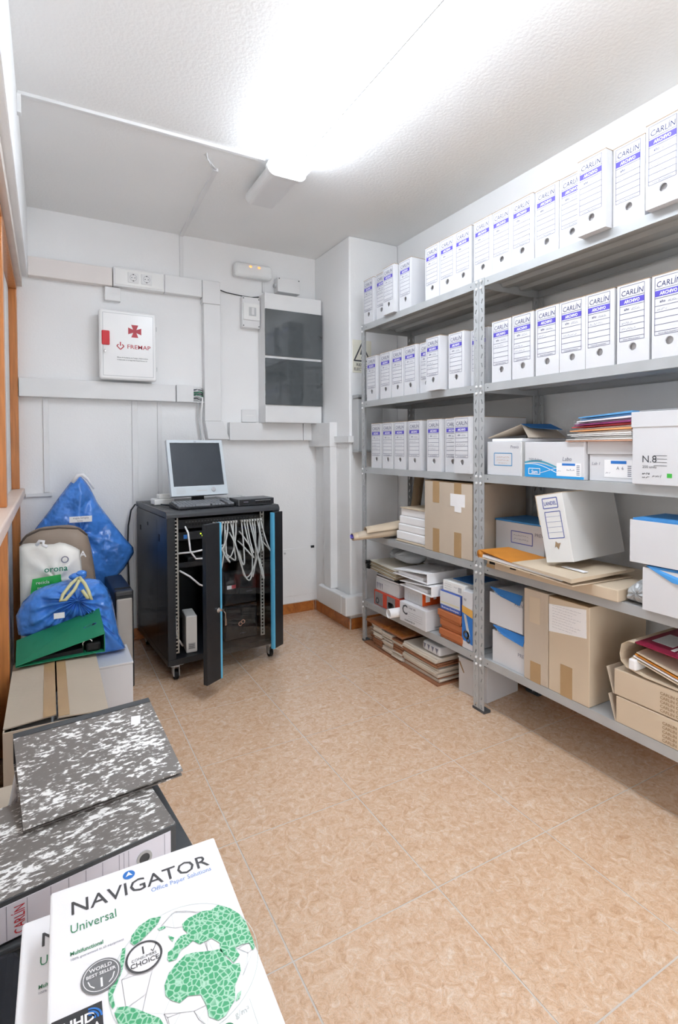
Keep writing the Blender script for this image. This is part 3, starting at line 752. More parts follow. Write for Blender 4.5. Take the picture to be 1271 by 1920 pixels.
bx('white_face', M_carton, t, .0, .153, -.001, .003, .026, .094)
MB().text('Business Envelopes', .0135, FM(.012, -.0008, .009), bold=.01, width=.13).build('print', M_paper, t)
bx('yellow_stripe', mat('yellow_print', 'd9d0a0', .6), t, .008, .148, -.0015, -.001, .036, .041)
t = ritem('label_carton', 'grey and white carton on top of the envelope carton', 'box', XF+.02, 2.155, z+.246)
bx('carton', M_wplate, t, 0, .165, 0, .24, 0, .056, bevel=.003)
mb = MB()
for k in range(3): scribble(mb, .012, .065, .036-.011*k, .004, 60+k, FR(), .001)
scribble(mb, .085, .11, .03, .005, 70, FR(), .001); 
for k in range(5): mb.poly([FR()(.118+.005*k, .012), FR()(.120+.005*k, .012), FR()(.120+.005*k, .038), FR()(.118+.005*k, .038)])
mb.build('print', M_grey_ink, t)
bx('blue_lid', M_midblue, t, .02, .163, .05, .23, .056, .059)
t = ritem('magazine_box', 'upright slim box with blue and amber print beside the rack post', 'box', XF+.006, 1.994, z)
bx('carton', M_carton, t, 0, .075, 0, .25, 0, .285, bevel=.003)
fn = FR()
MB().poly([fn(0, .04), fn(.075, .03), fn(.075, .16), fn(.0, .175)]).build('blue_print', M_blue_ink, t)
MB().poly([fn(0.0, .176), fn(.075, .161), fn(.075, .20), fn(0, .21)]).build('amber_print', mat('amber_print', 'e5b05a', .5), t)
f3 = FR(-.0012)
MB().poly([f3(.012, .17), f3(.03, .165), f3(.058, .07), f3(.04, .06)]).build('grey_motif', M_grey_plastic, t)
MB().ring((.03, .07), .010, .022, 14, f3).ring((.045, .045), .006, .014, 12, f3).text('W', .02, FM(.012, -.0012, .235)).build('dark_motif', M_dark_ink, t)
# --- near rack, third shelf
z = SH[2]
def label_frame(mb, x0, x1, z0, z1, fn, wd=.003): return mb.line([(x0, z0), (x1, z0), (x1, z1), (x0, z1), (x0, z0)], wd, fn)
t = ritem('transfer_box', 'white file box with a blue bordered label on the third shelf, lid propped open', 'box', XF+.018, 1.836, z)
bx('carton', M_carton, t, 0, .198, 0, .34, 0, .152, bevel=.002); bx('side_flap', M_wplate, t, .198, .2035, .004, .33, 0, .15)
label_frame(MB(), .045, .150, .045, .100, FR(), .004).build('label_border', mat('label_blue', '5e9cc9', .5), t)
mb = scribble(MB(), .06, .135, .080, .005, 3, FR(), .001); scribble(mb, .06, .135, .066, .005, 4, FR(), .001); scribble(mb, .07, .12, .054, .004, 5, FR(), .001); mb.build('label_lettering', mat('tan_ink', 'c99b7c', .6), t)
MB().text('Previs', .020, FM(.14, -.0007, .122), shear=.2).build('handwriting', M_grey_ink, t)
bx('papers', M_paper, t, .01, .19, .02, .30, .1522, .166, bevel=.003)
MB().hexa([(.004, .004, .168), (.110, .105, .229), (.10, .30, .235), (.004, .30, .19)], [(.004, .0, .171), (.110, .101, .232), (.10, .296, .238), (.004, .296, .193)]).build('propped_lid', M_kraft, t)
MB().hexa([(.112, .104, .229), (.197, .05, .168), (.197, .30, .168), (.10, .30, .235)], [(.112, .101, .231), (.197, .05, .170), (.197, .30, .170), (.10, .30, .237)]).build('propped_lid', M_kraft, t)
MB().hexa([(.108, .104, .232), (.15, .25, .232), (.215, .25, .204), (.16, .11, .214)], [(.108, .104, .234), (.15, .25, .234), (.215, .25, .206), (.16, .11, .216)]).build('blue_flap', M_midblue, t)
t = ritem('file_carton', 'white carton with bright blue wave print on the third shelf', 'box', XF+.008, 1.604, z)
bx('carton', M_carton, t, 0, .286, 0, .32, 0, .148, bevel=.002)
fn = FR(); n = 24
wave = [(0.286*k/n, .050+.012*math.sin(k/n*5.2+.3)-.03*(k/n)**2) for k in range(n+1)]
mb = MB()
for (a, b), (c, d) in zip(wave[:-1], wave[1:]): mb.poly([fn(a, .002), fn(c, .002), fn(c, max(d, .004)), fn(a, max(b, .004))])
mb.build('wave_print', M_cyan, t)
mb = MB(); w2 = [(0.175*k/n, .062+.010*math.sin(k/n*3.6)-.018*(k/n)**2) for k in range(n+1)]
mb.line(w2, .007, FR(-.0009)).build('wave_stripe', mat('teal_print', '4fa3bd', .5), t)
mb = MB(); mb.line([(0.18*k/n, .056-.03*(k/n)+.01*math.sin(k/n*4)) for k in range(n+1)], .0025, FR(-.0012)); mb.line([(.08+.10*k/n, .020+.028*(k/n)) for k in range(n+1)], .002, FR(-.0012))
label_frame(mb, .022, .080, .014, .038, FR(-.0012), .003); mb.text('Sam', .020, FM(.036, -.0013, .018), bold=.02).build('white_print', M_paper, t)
MB().text('250 fichas', .019, FM(.022, -.0009, .068), sx=.9).text('Labo', .022, FM(.188, -.0009, .073), shear=.2).build('lettering', M_grey_ink, t)
lb = bx('sticker', M_paper, t, .162, .272, -.0013, 0, .012, .064)
MB().poly([FR(-.0016)(a, b) for a, b in ((.188, .054), (.248, .054), (.248, .063), (.188, .063))]).build('sticker_band', M_blue_ink, lb)
mb = scribble(MB(), .21, .245, .034, .008, 7, FR(-.0017), .0014); scribble(mb, .166, .18, .03, .004, 8, FR(-.0017), .001)
for k in range(6): mb.poly([FR(-.0017)(.254, .018+.007*k), FR(-.0017)(.268, .018+.007*k), FR(-.0017)(.268, .021+.007*k), FR(-.0017)(.254, .021+.007*k)])
mb.build('sticker_text', M_grey_ink, lb)
t = ritem('lidded_carton', 'low white lidded carton under the pile of papers on the third shelf', 'box', XF+.026, 1.308, z)
bx('carton', M_carton, t, 0, .185, 0, .30, 0, .100, bevel=.002); bx('lid', M_carton, t, -.006, .19, -.006, .31, .1003, .1485, bevel=.002)
lb = bx('sticker', M_paper, t, .062, .172, -.0012, 0, .016, .080)
MB().poly([FR(-.0016)(a, b) for a, b in ((.088, .066), (.148, .066), (.148, .077), (.088, .077))]).build('sticker_band', M_blue_ink, lb)
mb = MB().text('A  6', .016, FM(.11, -.0016, .045), bold=.01)
for k in range(6): mb.poly([FR(-.0016)(.152, .022+.007*k), FR(-.0016)(.166, .022+.007*k), FR(-.0016)(.166, .025+.007*k), FR(-.0016)(.152, .025+.007*k)])
scribble(mb, .066, .085, .03, .005, 9, FR(-.0016), .001); mb.text('Lab 1', .016, FM(.01, -.0007, .06), shear=.2).build('sticker_text', M_grey_ink, lb)
t = thing('paper_pile', 'pile of coloured folders and white papers on the low lidded carton', 'papers', (XF-.005, 1.385, z+.1495), -PI/2)
cols = ['d9a88c', 'f0efec', 'f0efec', 'f2f0ee', 'f0efec', 'f0efec', 'e9a66d', 'f0e6dc', 'c2484e', '8c3b70', 'd9c4d6', 'efe9ee', '7fb4dd', '5f9fd3']
rd = random.Random(4); hz = 0.
for k, c in enumerate(cols):
    th = rd.uniform(.005, .0085); x0 = rd.uniform(-.012, .03)+.003*k; x1 = .262; y0 = rd.uniform(-.01, .02); sl = .0008*k
    MB().hexa([(x0, y0, hz), (x1, y0, hz+sl), (x1, .31, hz+sl), (x0+.01, .31, hz)], [(x0, y0, hz+th*.45), (x1, y0, hz+th*.9+sl), (x1, .31, hz+th*.9+sl), (x0+.01, .31, hz+th*.5)]).build('folder', mat('paper_'+c, c, .65, var=.03), t)
    hz += th*.95
t = ritem('ring_binder_carton', 'tall white carton marked N.8 at the right edge of the third shelf', 'box', XF-.012, 1.116, z)
bx('carton', M_carton, t, 0, .24, 0, .32, 0, .244, bevel=.002); bx('lid_overlap', M_carton, t, -.003, .243, -.003, .323, .194, .247, bevel=.002)
mb = MB().text('N.8', .034, FM(.034, -.0007, .075), sx=1.).text('250 units', .013, FM(.036, -.0007, .056))
for k in range(4): mb.line([(.075, .098-.011*k), (.118, .098-.011*k)], .0014, FR())
scribble(mb, .036, .06, .034, .007, 12, FR(), .0016); scribble(mb, .036, .06, .022, .006, 13, FR(), .0014); scribble(mb, .07, .10, .026, .008, 14, FR(), .001); mb.build('print', M_dark_ink, t)
MB().poly([FR()(a, b) for a, b in ((.118, .026), (.134, .026), (.134, .040), (.118, .040))]).build('green_mark', mat('green_mark', '49b84a', .5), t)
tag(MB().hexa([(1.80, 1.11, z+.250), (1.82, .93, z+.252), (2.06, .95, z+.256), (2.06, 1.13, z+.256)], [(1.80, 1.11, z+.254), (1.82, .93, z+.256), (2.06, .95, z+.262), (2.06, 1.13, z+.268)]).build('loose_folder', mat('grey_folder', '9a9a9c', .6), None), 'grey folder lying on the tall carton marked N.8', 'folder')
# --- near rack, fourth shelf
z = SH[3]
t = ritem('flat_cardboard_box', 'flat brown cardboard box with slots at the front of the fourth shelf', 'box', XF-.020, 1.800, z)
bx('carton', M_kraftl, t, 0, .64, 0, .38, 0, .045, bevel=.004)
for x in (.018, .14, .25): bx('slot', M_blackm, t, x, x+.034, -.0008, .002, .020, .034)
bx('clear_tape', M_tape, t, .0, .05, -.0009, .002, .002, .018)
t = ritem('orange_envelope', 'thick orange and tan document envelope lying on the flat cardboard box', 'envelope', XF-.060, 1.805, z+.047, R(-7))
bx('papers', M_paper, t, .012, .49, .004, .18, .006, .019, bevel=.002)
MB().hexa([(0, -.002, 0), (.545, -.002, 0), (.53, .32, 0), (0, .165, 0)], [(0, -.002, .004), (.545, -.002, .004), (.53, .32, .004), (0, .165, .004)]).build('lower_sheet', M_kraftl, t)
MB().hexa([(0, .0, .034), (.22, .0, .020), (.22, .19, .022), (0, .165, .034)], [(0, 0, .037), (.22, 0, .024), (.22, .19, .026), (0, .165, .037)]).build('orange_cover', M_orange, t)
MB().hexa([(.22, .0, .020), (.545, -.006, .012), (.53, .33, .024), (.22, .21, .022)], [(.22, 0, .024), (.545, -.006, .028), (.53, .33, .032), (.22, .21, .026)]).build('tan_cover', M_kraftl, t)
MB().tube([(0, .0, .018), (0, .165, .018)], .019, 12).build('folded_edge', M_orange, t, smooth=True)
bx('white_label', M_paper, t, .39, .50, .10, .125, .0315, .0328)
t = ritem('document_case', 'white file box with a blue lid at the back of the fourth shelf', 'box', 1.925, 1.905, z+.046)
bx('carton', M_carton, t, 0, .29, 0, .22, 0, .150, bevel=.002)
bx('blue_lid', M_lightblue, t, -.003, .285, -.004, .215, .150, .158, bevel=.002)
label_frame(MB(), .10, .225, .055, .110, FR(), .004).build('label_border', mat('label_blue2', '5560b0', .5), t)
mb = scribble(MB(), .115, .2, .09, .006, 21, FR(), .0012); scribble(mb, .115, .2, .072, .006, 22, FR(), .0012); mb.text('PREV', .022, FM(.238, -.0007, .10)).build('lettering', M_grey_ink, t)
t = ritem('leaning_archive_box', 'leaning grey white archive box marked LANDEL on the orange envelope', 'archive box', XF-.030, 1.462, z+.083, R(3))
t.rotation_euler = (0, R(-10), -PI/2+R(-4)); t.rotation_mode = 'XYZ'
t.matrix_basis = Matrix.Translation((XF-.024, 1.462, z+.086)) @ Matrix.Rotation(-PI/2+R(4), 4, 'Z') @ Matrix.Rotation(R(-11.5), 4, 'Y')
M_landel = mat('grey_white_board', 'e2e1df', .6, var=.02)
bx('carton', M_landel, t, 0, .122, 0, .36, 0, .270, bevel=.002)
bx('top_flap', M_kraftl, t, -.001, .123, .0, .36, .270, .273); bx('torn_corner', M_kraftl, t, -.003, .001, .0, .02, .15, .272)
mb = MB(); label_frame(mb, .028, .095, .215, .255, FR(), .0035); label_frame(mb, .030, .100, .095, .20, FR(), .003)
for k in range(4): mb.line([(.032, .118+.021*k), (.098, .118+.021*k)], .001, FR())
mb.text('LANDEL', .021, FM(.033, -.0008, .227), bold=.012, width=.057).build('printed_label', mat('landel_blue', '4b5aa5', .5), t)
MB().poly([FR()(a, b) for a, b in ((.05, .058), (.058, .083), (.068, .074), (.08, .076), (.072, .062), (.066, .05), (.058, .063))]).build('torn_hole', M_kraftd, t)
t = ritem('plastic_packet', 'crumpled clear plastic packet beside the flat cardboard box', 'plastic packet', XF-.008, 1.158, z)
pillow([(-.005, .004), (.085, .0), (.095, .03), (.085, .075), (.04, .085), (.0, .05)], .06, .05, .05, 3, 8, 40, .010, 40.).build('film', M_film, t, smooth=True)
bx('white_insert', M_paper, t, .032, .08, .052, .066, .015, .07); bx('dark_insert', M_dgrey, t, .05, .072, .046, .052, .03, .05)
for k, (zz, yl, dx, lab) in enumerate(((0, 1.074, -.016, 'white file box with blue lining at the right edge, lower of two'), (.1575, 1.116, -.022, 'white file box with blue lining at the right edge, upper of two'))):
    t = ritem('transfer_box', lab, 'box', XF+dx, yl, z+zz, 0., 'white file boxes on the fourth shelf')
    mb = MB(); W_, D_, H_, q = .20+.04*k, .34, .145, .003
    mb.box(0, W_, 0, D_, 0, q).box(0, W_, 0, q, q, H_).box(0, W_, D_-q, D_, q, H_).box(0, q, q, D_-q, q, H_).box(W_-q, W_, q, D_-q, q, H_).build('carton', M_carton, t)
    bx('papers', M_paper, t, .02, W_-.02, .02, D_-.02, q, .12)
    if k: MB().hexa([(.006, .008, H_-.004), (W_-.006, .008, H_-.004), (W_-.006, .2, H_+.002), (.006, .2, H_+.002)], [(.006, .008, H_+.006), (W_-.006, .008, H_+.006), (W_-.006, .2, H_+.008), (.006, .2, H_+.008)]).build('blue_lining', M_lightblue, t)
    else: MB().hexa([(.012, -.002, H_+.006), (.10, -.006, H_-.032), (.195, -.006, H_-.042), (.195, .02, H_+.007)], [(.012, .03, H_+.009), (.10, -.003, H_-.032), (.195, -.003, H_-.042), (.195, .04, H_+.010)]).build('blue_lining', M_lightblue, t)
# --- near rack, lowest shelf
z = SH[4]
for k in range(2):
    t = ritem('transfer_box', ('white file box with blue tongue on the lowest shelf, lower of two', 'white file box with blue tongue on the lowest shelf, upper of two')[k], 'box', XF+.018, 1.800+.018*k, z+.1735*k, 0., 'white file boxes on the lowest shelf')
    mb = MB(); W_, D_, H_, q = .195, .34, .145, .003
    mb.box(0, W_, 0, D_, 0, q).box(0, W_, 0, q, q, H_).box(0, W_, D_-q, D_, q, H_).box(0, q, q, D_-q, q, H_).box(W_-q, W_, q, D_-q, q, H_).build('carton', M_carton, t)
    bx('papers', M_paper, t, .006, W_-.006, .02, D_-.02, q, .1715 if k == 0 else .155)
    MB().hexa([(.006, -.004, H_+.022), (.08, -.016, H_-.002), (.19, -.014, H_-.018), (.190, .004, H_+.020)], [(.006, -.001, H_+.025), (.08, -.013, H_+.001), (.19, -.011, H_-.015), (.190, .007, H_+.023)]).build('blue_tongue', M_midblue, t)
    MB().line([(.05, H_+.022), (.055, H_+.002), (.10, H_+.004)], .002, FR(-.0172)).build('fold_line', M_lightblue, t)
    MB().text('PREV', .022, FM(.15, -.0007, .115 if k else .07)).build('handwriting', M_grey_ink, t)
t = ritem('cardboard_box', 'narrow upright cardboard box with brown tape on the lowest shelf', 'box', XF+.003, 1.602, z)
bx('carton', M_kraft, t, 0, .125, 0, .35, 0, .388, bevel=.003)
bx('tape', M_tape, t, .035, .088, -.0012, .02, 0, .085); bx('tape_residue', M_kraftl, t, .03, .085, -.0009, .0, .25, .36)
t = ritem('cardboard_box', 'wide upright cardboard box with a large white sheet on the lowest shelf', 'box', XF+.003, 1.474, z)
bx('carton', M_kraftl, t, 0, .186, 0, .36, 0, .383, bevel=.003)
MB().hexa([(.002, -.0008, .24), (.174, -.0008, .262), (.174, .0, .262), (.002, 0, .24)], [(.002, -.0018, .352), (.172, -.0018, .372), (.172, 0, .372), (.002, 0, .352)]).build('white_sheet', M_paper, t)
mb = MB()
for k in range(9): scribble(mb, .02, .15-.02*(k % 3), .35-.011*k, .003, 80+k, FR(-.0024), .0006)
mb.build('sheet_lettering', M_grey_ink, t)
bx('tape', M_tape, t, .058, .112, -.0012, .02, .0, .125); bx('top_tape', M_tape, t, .0, .186, .0, .05, .383, .3842)
for k in range(2):
    t = ritem('mailing_carton', ('flat brown mailing carton printed with text lines, lower of two', 'flat brown mailing carton printed with text lines, upper of two')[k], 'box', XF+.003, 1.180+.008*k, z+.0975*k, 0., 'brown mailing cartons')
    bx('carton', M_kraftl, t, 0, .29, 0, .33, 0, .094, bevel=.003)
    MB().hexa([(-.004, -.001, .004), (0, -.001, .0), (0, .25, .0), (-.004, .25, .004)], [(-.03, .0, .09), (-.027, 0, .092), (-.027, .25, .092), (-.03, .25, .09)]).build('side_flap', M_kraft, t)
    mb = MB()
    for q in range(5): mb.text('CARLIN CAR', .0135, FM(.165, -.0007, .066-.0145*q), bold=.03)
    mb.build('print', M_kraftd, t)
t = ritem('mailer_envelope', 'crimson printed mailer folded open with papers on the brown mailing cartons', 'envelope', XF+.0, 1.165, z+.194)
pts = [(.006, .03), (.0, .06), (.008, .10), (.03, .116), (.06, .118)]
MB().hexa([(.055, 0, .114), (.285, 0, .104), (.285, .30, .112), (.055, .30, .116)], [(.055, 0, .118), (.285, 0, .108), (.285, .30, .116), (.055, .30, .120)]).build('crimson_cover', mat('crimson_print', '8a1f3c', .4, var=.05), t)
out = [(.06, .114), (.03, .112), (.006, .095), (.0, .06), (.004, .035), (.025, .018), (.09, .006), (.285, .001)]
mb = MB()
for (a, b), (c, d) in zip(out[:-1], out[1:]): mb.hexa([(a, 0, b), (c, 0, d), (c, .30, d), (a, .30, b)], [(a+.002, 0, b+.003), (c+.002, 0, d+.003), (c+.002, .30, d+.003), (a+.002, .30, b+.003)])
mb.build('kraft_body', M_kraftl, t)
for x0, x1, y0, y1, m_ in ((.08, .15, .06, .17, M_grey_plastic), (.16, .172, .03, .25, M_paper), (.182, .19, .03, .25, M_paper), (.20, .208, .03, .25, M_paper), (.22, .275, .14, .26, M_grey_plastic)):
    MB().hexa([(x0, y0, .1185-.01*(x0/.28)+.004), (x1, y0, .1185-.01*(x1/.28)+.004), (x1, y1, .1195-.008*(x1/.28)+.004), (x0, y1, .1195-.008*(x0/.28)+.004)], [(x0, y0, .1195-.01*(x0/.28)+.004), (x1, y0, .1195-.01*(x1/.28)+.004), (x1, y1, .1205-.008*(x1/.28)+.004), (x0, y1, .1205-.008*(x0/.28)+.004)]).build('cover_print', m_, t)
for k, m_ in enumerate((M_kraftl, M_paper, M_orange, M_kraftl)):
    MB().hexa([(.04+.006*k, .006, .055+.008*k), (.262, .006, .006+.010*k), (.262, .27, .006+.010*k), (.04, .27, .055+.008*k)], [(.04+.006*k, .006, .058+.008*k), (.262, .006, .010+.010*k), (.262, .27, .010+.010*k), (.04, .27, .058+.008*k)]).build('paper_insert', m_, t)
bx('paper_wad', M_paper, t, .034, .062, -.004, .06, .016, .055, bevel=.006)
# --- floor under the far rack: spare tiles and a white carton
M_tileb = mat('tile_body', 'd8cdbf', .8, var=.06); M_tiled = mat('tile_body_red', '9c6a4c', .8, var=.08)
rd = random.Random(12); grp = 'spare tiles under the rack'
base = tag(bx('spare_tile_board', M_tiled, None, 1.772, 2.12, 2.165, 2.896, .0, .008), 'thin board on the floor under the spare tile stacks', 'board')
def tile_stack(y_far, widths, n, x0, label, dep, zt0=.0085, th=.0088, side=0.):
    st = thing('spare_tile_stack', label, 'tile stack', (x0, y_far, zt0), -PI/2, grp)
    ms = {}
    for k in range(n):
        wd = widths[k % len(widths)]
        if wd not in ms: ms[wd] = MB().box(0, wd, 0, dep, 0, th*.82).mesh('spare_tile')
        o = bpy.data.objects.new('spare_tile', ms[wd]); C.objects.link(o); o.parent = st
        if not ms[wd].materials: ms[wd].materials.append(M_tileb)
        o.material_slots[0].link = 'OBJECT'; o.material_slots[0].material = M_tiled if rd.random() < .28 else M_tileb
        o.location = (rd.uniform(-.006, .006)+side*k, rd.uniform(-.008, .012), k*th); o.rotation_euler = (0, 0, rd.uniform(-.025, .025))
    return st
tile_stack(2.888, (.070, .075, .068), 14, 1.822, 'farthest narrow stack of cut spare tiles on the floor', .25)
tile_stack(2.806, (.09, .095), 15, 1.788, 'second narrow stack of cut spare tiles on the floor', .25)
tile_stack(2.702, (.10, .095), 14, 1.786, 'third narrow stack of cut spare tiles on the floor', .25)
tile_stack(2.596, (.10, .104), 13, 1.784, 'fourth narrow stack of cut spare tiles on the floor', .25)
tile_stack(2.486, (.305, .31, .30), 14, 1.786, 'wide stack of large spare tiles on the floor', .31, th=.0093)
for ya, wd, zz, lab in ((2.893, .195, .142, 'brown tile lying across the farthest cut tile stacks'), (2.695, .20, .142, 'brown tile lying across the third and fourth cut tile stacks')):
    s_ = thing('spare_tile', lab, 'tile', (1.783, ya, zz), -PI/2, 'brown tiles on the stacks'); bx('tile', M_tiled, s_, 0, wd, 0, .27, 0, .010, bevel=.001); bx('glaze', M_skirt, s_, .001, wd-.001, .001, .269, .010, .0125)
t = thing('tile_adhesive_bag', 'small patterned white bag on the wide tile stack', 'bag', (1.80, 2.33, .142), -PI/2)
bx('sack', M_carton, t, 0, .15, 0, .16, 0, .052, bevel=.014, seg=3)
mb = MB()
for k in range(4): mb.poly([FR(-.0012)(.012+.034*k, .042), FR(-.0012)(.036+.034*k, .042), FR(-.0012)(.024+.034*k, .012)])
mb.build('print', M_grey_ink, t)
t = thing('floor_carton', 'plain white carton on the floor behind the middle rack post', 'box', (1.846, 2.085, 0), -PI/2+R(6))
bx('carton', M_carton, t, 0, .185, 0, .24, 0, .172, bevel=.003); bx('lid', M_carton, t, -.003, .188, -.003, .243, .172, .180, bevel=.002)
MB().poly([FR(-.0012)(a, b) for a, b in ((.0, .155), (.012, .155), (.040, .105), (.034, .10))]).build('handle_slot', M_kraftd, t)
# ------------------------------------------------------------------ server cabinet
CA = (.546, 2.90); CR = R(4.43); CW, CD, CT, CB = .665, .70, .918, .088
cab = thing('server_cabinet', 'black server cabinet on castors with its glass door open', 'server cabinet', (CA[0], CA[1], 0), CR)
def cabw(x, y, z): c, s = math.cos(CR), math.sin(CR); return (CA[0]+x*c-y*s, CA[1]+x*s+y*c, z)
top = MB().box(-.002, CW+.002, .012, CD, CT-.032, CT).hexa([(-.002, -.006, CT-.034), (CW+.002, -.006, CT-.034), (CW+.002, .012, CT-.034), (-.002, .012, CT-.034)], [(-.002, -.004, CT-.016), (CW+.002, -.004, CT-.016), (CW+.002, .012, CT), (-.002, .012, CT)]).build('top_panel', mat('black_top_sheen', '3c3e42', .35, var=.06), cab, bevel=.002)  # same black as the sides, lightened: reflected light put into the colour
mb = MB()
for r in range(5):
    for k in range(34): mb.box(.09+k*.0145, .098+k*.0145, .022+r*.013, .029+r*.013, CT-.001, CT+.0004)
o = mb.build('vent_holes', M_blackm, top); o['kind'] = 'stuff'
mb = MB()
for r in range(3):
    for k in range(18): mb.box(.012+r*.018, .02+r*.018, .12+k*.028, .135+k*.028, CT-.001, CT+.0004)
o = mb.build('vent_holes', M_blackm, top); o['kind'] = 'stuff'
bx('base', M_black, cab, 0, CW, -.004, CD, CB, CB+.034, bevel=.002)
sp = bx('side_panel', M_black, cab, 0, .014, .03, CD-.01, CB+.034, CT-.036, bevel=.002)
for y, z, w_, h_ in ((.14, .80, .026, .04), (.58, .81, .024, .03), (.40, .86, .02, .02)): bx('latch', M_blackm, sp, -.0015, .001, y, y+w_, z-.06, z-.06+h_, bevel=.001)
sg = MB().line([(.20, CB+.06), (.20, CT-.06)], .003, lambda a, b: (-.0006, a, b)).build('panel_seam', M_blackm, sp)
bx('side_panel', M_black, cab, CW-.014, CW, .03, CD-.01, CB+.034, CT-.036)
bx('back_panel', M_black, cab, .014, CW-.014, CD-.016, CD-.006, CB+.034, CT-.036)
bx('corner_post', M_black, cab, 0, .044, -.004, .032, CB+.034, CT-.034, bevel=.002)
bx('corner_post', M_black, cab, CW-.044, CW, -.004, .032, CB+.034, CT-.034, bevel=.002)
M_rail = mat('rail_zinc', 'b9b6ae', .4, metal=.3, var=.06)
for x in (.046, .556):
    mb = MB(); z = CB+.05; hs = .0120
    while z < CT-.05:     # perforated rail: square holes
        mb.poly([(x, .036, z), (x+.026, .036, z), (x+.026, .036, z+.008), (x, .036, z+.008)])
        mb.poly([(x, .036, z+.008), (x+.008, .036, z+.008), (x+.008, .036, z+.008+hs), (x, .036, z+.008+hs)])
        mb.poly([(x+.018, .036, z+.008), (x+.026, .036, z+.008), (x+.026, .036, z+.008+hs), (x+.018, .036, z+.008+hs)])
        z += .0200
    mb.build('rack_rail', M_rail, cab, solid=.0016)
for x, y in ((.05, .035), (CW-.05, .035), (.05, CD-.05), (CW-.05, CD-.05)):
    c = bx('castor_plate', M_steel, cab, x-.035, x+.035, y-.03, y+.03, CB-.006, CB)
    MB().box(x-.016, x-.013, y-.02, y+.018, .022, CB-.006).box(x+.013, x+.016, y-.02, y+.018, .022, CB-.006).box(x-.016, x+.016, y-.02, y+.018, CB-.016, CB-.006).build('castor_fork', M_steel, c)
    MB().cyl((x-.011, y+.0, .027), (x+.011, y+.0, .027), .027, 20).build('castor_wheel', M_blackm, c, bevel=.003)
    MB().cyl((x-.0175, y, .027), (x+.0175, y, .027), .006, 10).build('castor_axle', M_chrome, c)
# open glass door, hinged on the right
DA = R(31.5)-CR
dr = bpy.data.objects.new('door', None); C.objects.link(dr); dr.parent = cab; dr.location = (CW-.004, -.008, 0); dr.rotation_euler = (0, 0, DA)
DW, DZ0, DZ1 = .640, CB-.006, CT-.038
bx('stile', M_black, dr, -.080, 0, -.026, 0, DZ0, DZ1, bevel=.002)
st = bx('stile', M_black, dr, -DW, -DW+.098, -.026, 0, DZ0, DZ1, bevel=.002)
M_strip = mat('cyan_strip', '5db4dc', .35, var=.03)
bx('cyan_strip', M_strip, dr, -.092, -.080, -.027, -.004, DZ0, DZ1); bx('cyan_strip', M_strip, dr, -DW+.098, -DW+.110, -.027, -.004, DZ0, DZ1)
M_glass = bpy.data.materials.new('tinted_glass'); M_glass.use_nodes = True
nt = M_glass.node_tree; nt.nodes.remove(nt.nodes['Principled BSDF'])
tr = nt.nodes.new('ShaderNodeBsdfTransparent'); gl = nt.nodes.new('ShaderNodeBsdfGlossy'); mx = nt.nodes.new('ShaderNodeMixShader'); lw = nt.nodes.new('ShaderNodeLayerWeight'); pw_ = nt.nodes.new('ShaderNodeMath'); pw_.operation = 'POWER'; pw_.inputs[1].default_value = 4.; fr = nt.nodes.new('ShaderNodeMath'); fr.operation = 'MULTIPLY_ADD'; fr.inputs[1].default_value = .7; fr.inputs[2].default_value = .035; nt.links.new(lw.outputs['Facing'], pw_.inputs[0]); nt.links.new(pw_.outputs[0], fr.inputs[0])
tr.inputs[0].default_value = (.9, .92, .93, 1); gl.inputs['Roughness'].default_value = .02; lw.inputs[0].default_value = .5
nt.links.new(fr.outputs[0], mx.inputs[0]); nt.links.new(tr.outputs[0], mx.inputs[1]); nt.links.new(gl.outputs[0], mx.inputs[2]); nt.links.new(mx.outputs[0], nt.nodes['Material Output'].inputs[0])
bx('glass_pane', M_glass, dr, -DW+.104, -.086, -.016, -.012, DZ0+.002, DZ1-.002)
lx = -DW+.078
MB().cyl((lx, -.026, .44), (lx, -.034, .44), .013, 18).cyl((lx, -.034, .44), (lx, -.037, .44), .008, 12).build('lock', M_chrome, dr)
MB().box(lx+.006, lx+.010, -.06, -.036, .434, .446).tube([(lx+.012, -.05, .44), (lx+.03, -.05, .42), (lx+.034, -.048, .385)], .0025, 6).box(lx+.028, lx+.04, -.05, -.047, .355, .388).build('key', M_chrome, dr)
# ---- equipment in the cabinet
def cthing(name, label, cat, x, y, z, rz=0.): return thing(name, label, cat, cabw(x, y, z), CR+rz)
t = cthing('patch_bay', 'black patch panel with rows of ports at the top of the server cabinet', 'patch panel', .05, .034, .815)
bx('front_plate', M_black, t, .026, .503, .008, .10, 0, .05, bevel=.001)
mb = MB()
for k in range(24): mb.box(.062+k*.0178, .076+k*.0178, .0070, .009, .014, .028)
mb.build('port_row', M_blackm, t)
mb = MB()
for k in range(24): mb.box(.064+k*.0178, .074+k*.0178, .0068, .009, .033, .039)
mb.build('port_labels', M_dgrey, t)
t = cthing('network_switch', 'black network switch with green lights below the patch panel', 'network switch', .05, .040, .752)
bx('case', M_black, t, .026, .503, .0, .22, 0, .044, bevel=.001)
M_led = mat('led_green', 'c8e83a', .4, var=.05, emit=('c3e42e', 1.6))
for r in range(2):
    for k in range(6):
        if (k*7+r*3) % 5: bx('indicator_light', M_led, t, .145+k*.0095, .151+k*.0095, -.0012, .001, .014+r*.011, .021+r*.011)
bx('blue_port', M_blue_ink, t, .052, .072, -.0012, .002, .008, .03)
t = cthing('rack_shelf', 'black equipment shelf inside the server cabinet', 'shelf', .05, .042, .600)
bx('tray', M_black, t, .026, .503, 0.0, .45, 0, .004); bx('lip', M_black, t, .026, .503, 0.0, .003, 0, .030)
t = cthing('network_device', 'small black network device on the shelf inside the server cabinet', 'network device', .13, .06, .605)
bx('case', M_blackm, t, 0, .18, 0, .16, 0, .045, bevel=.006)
rd = random.Random(21)
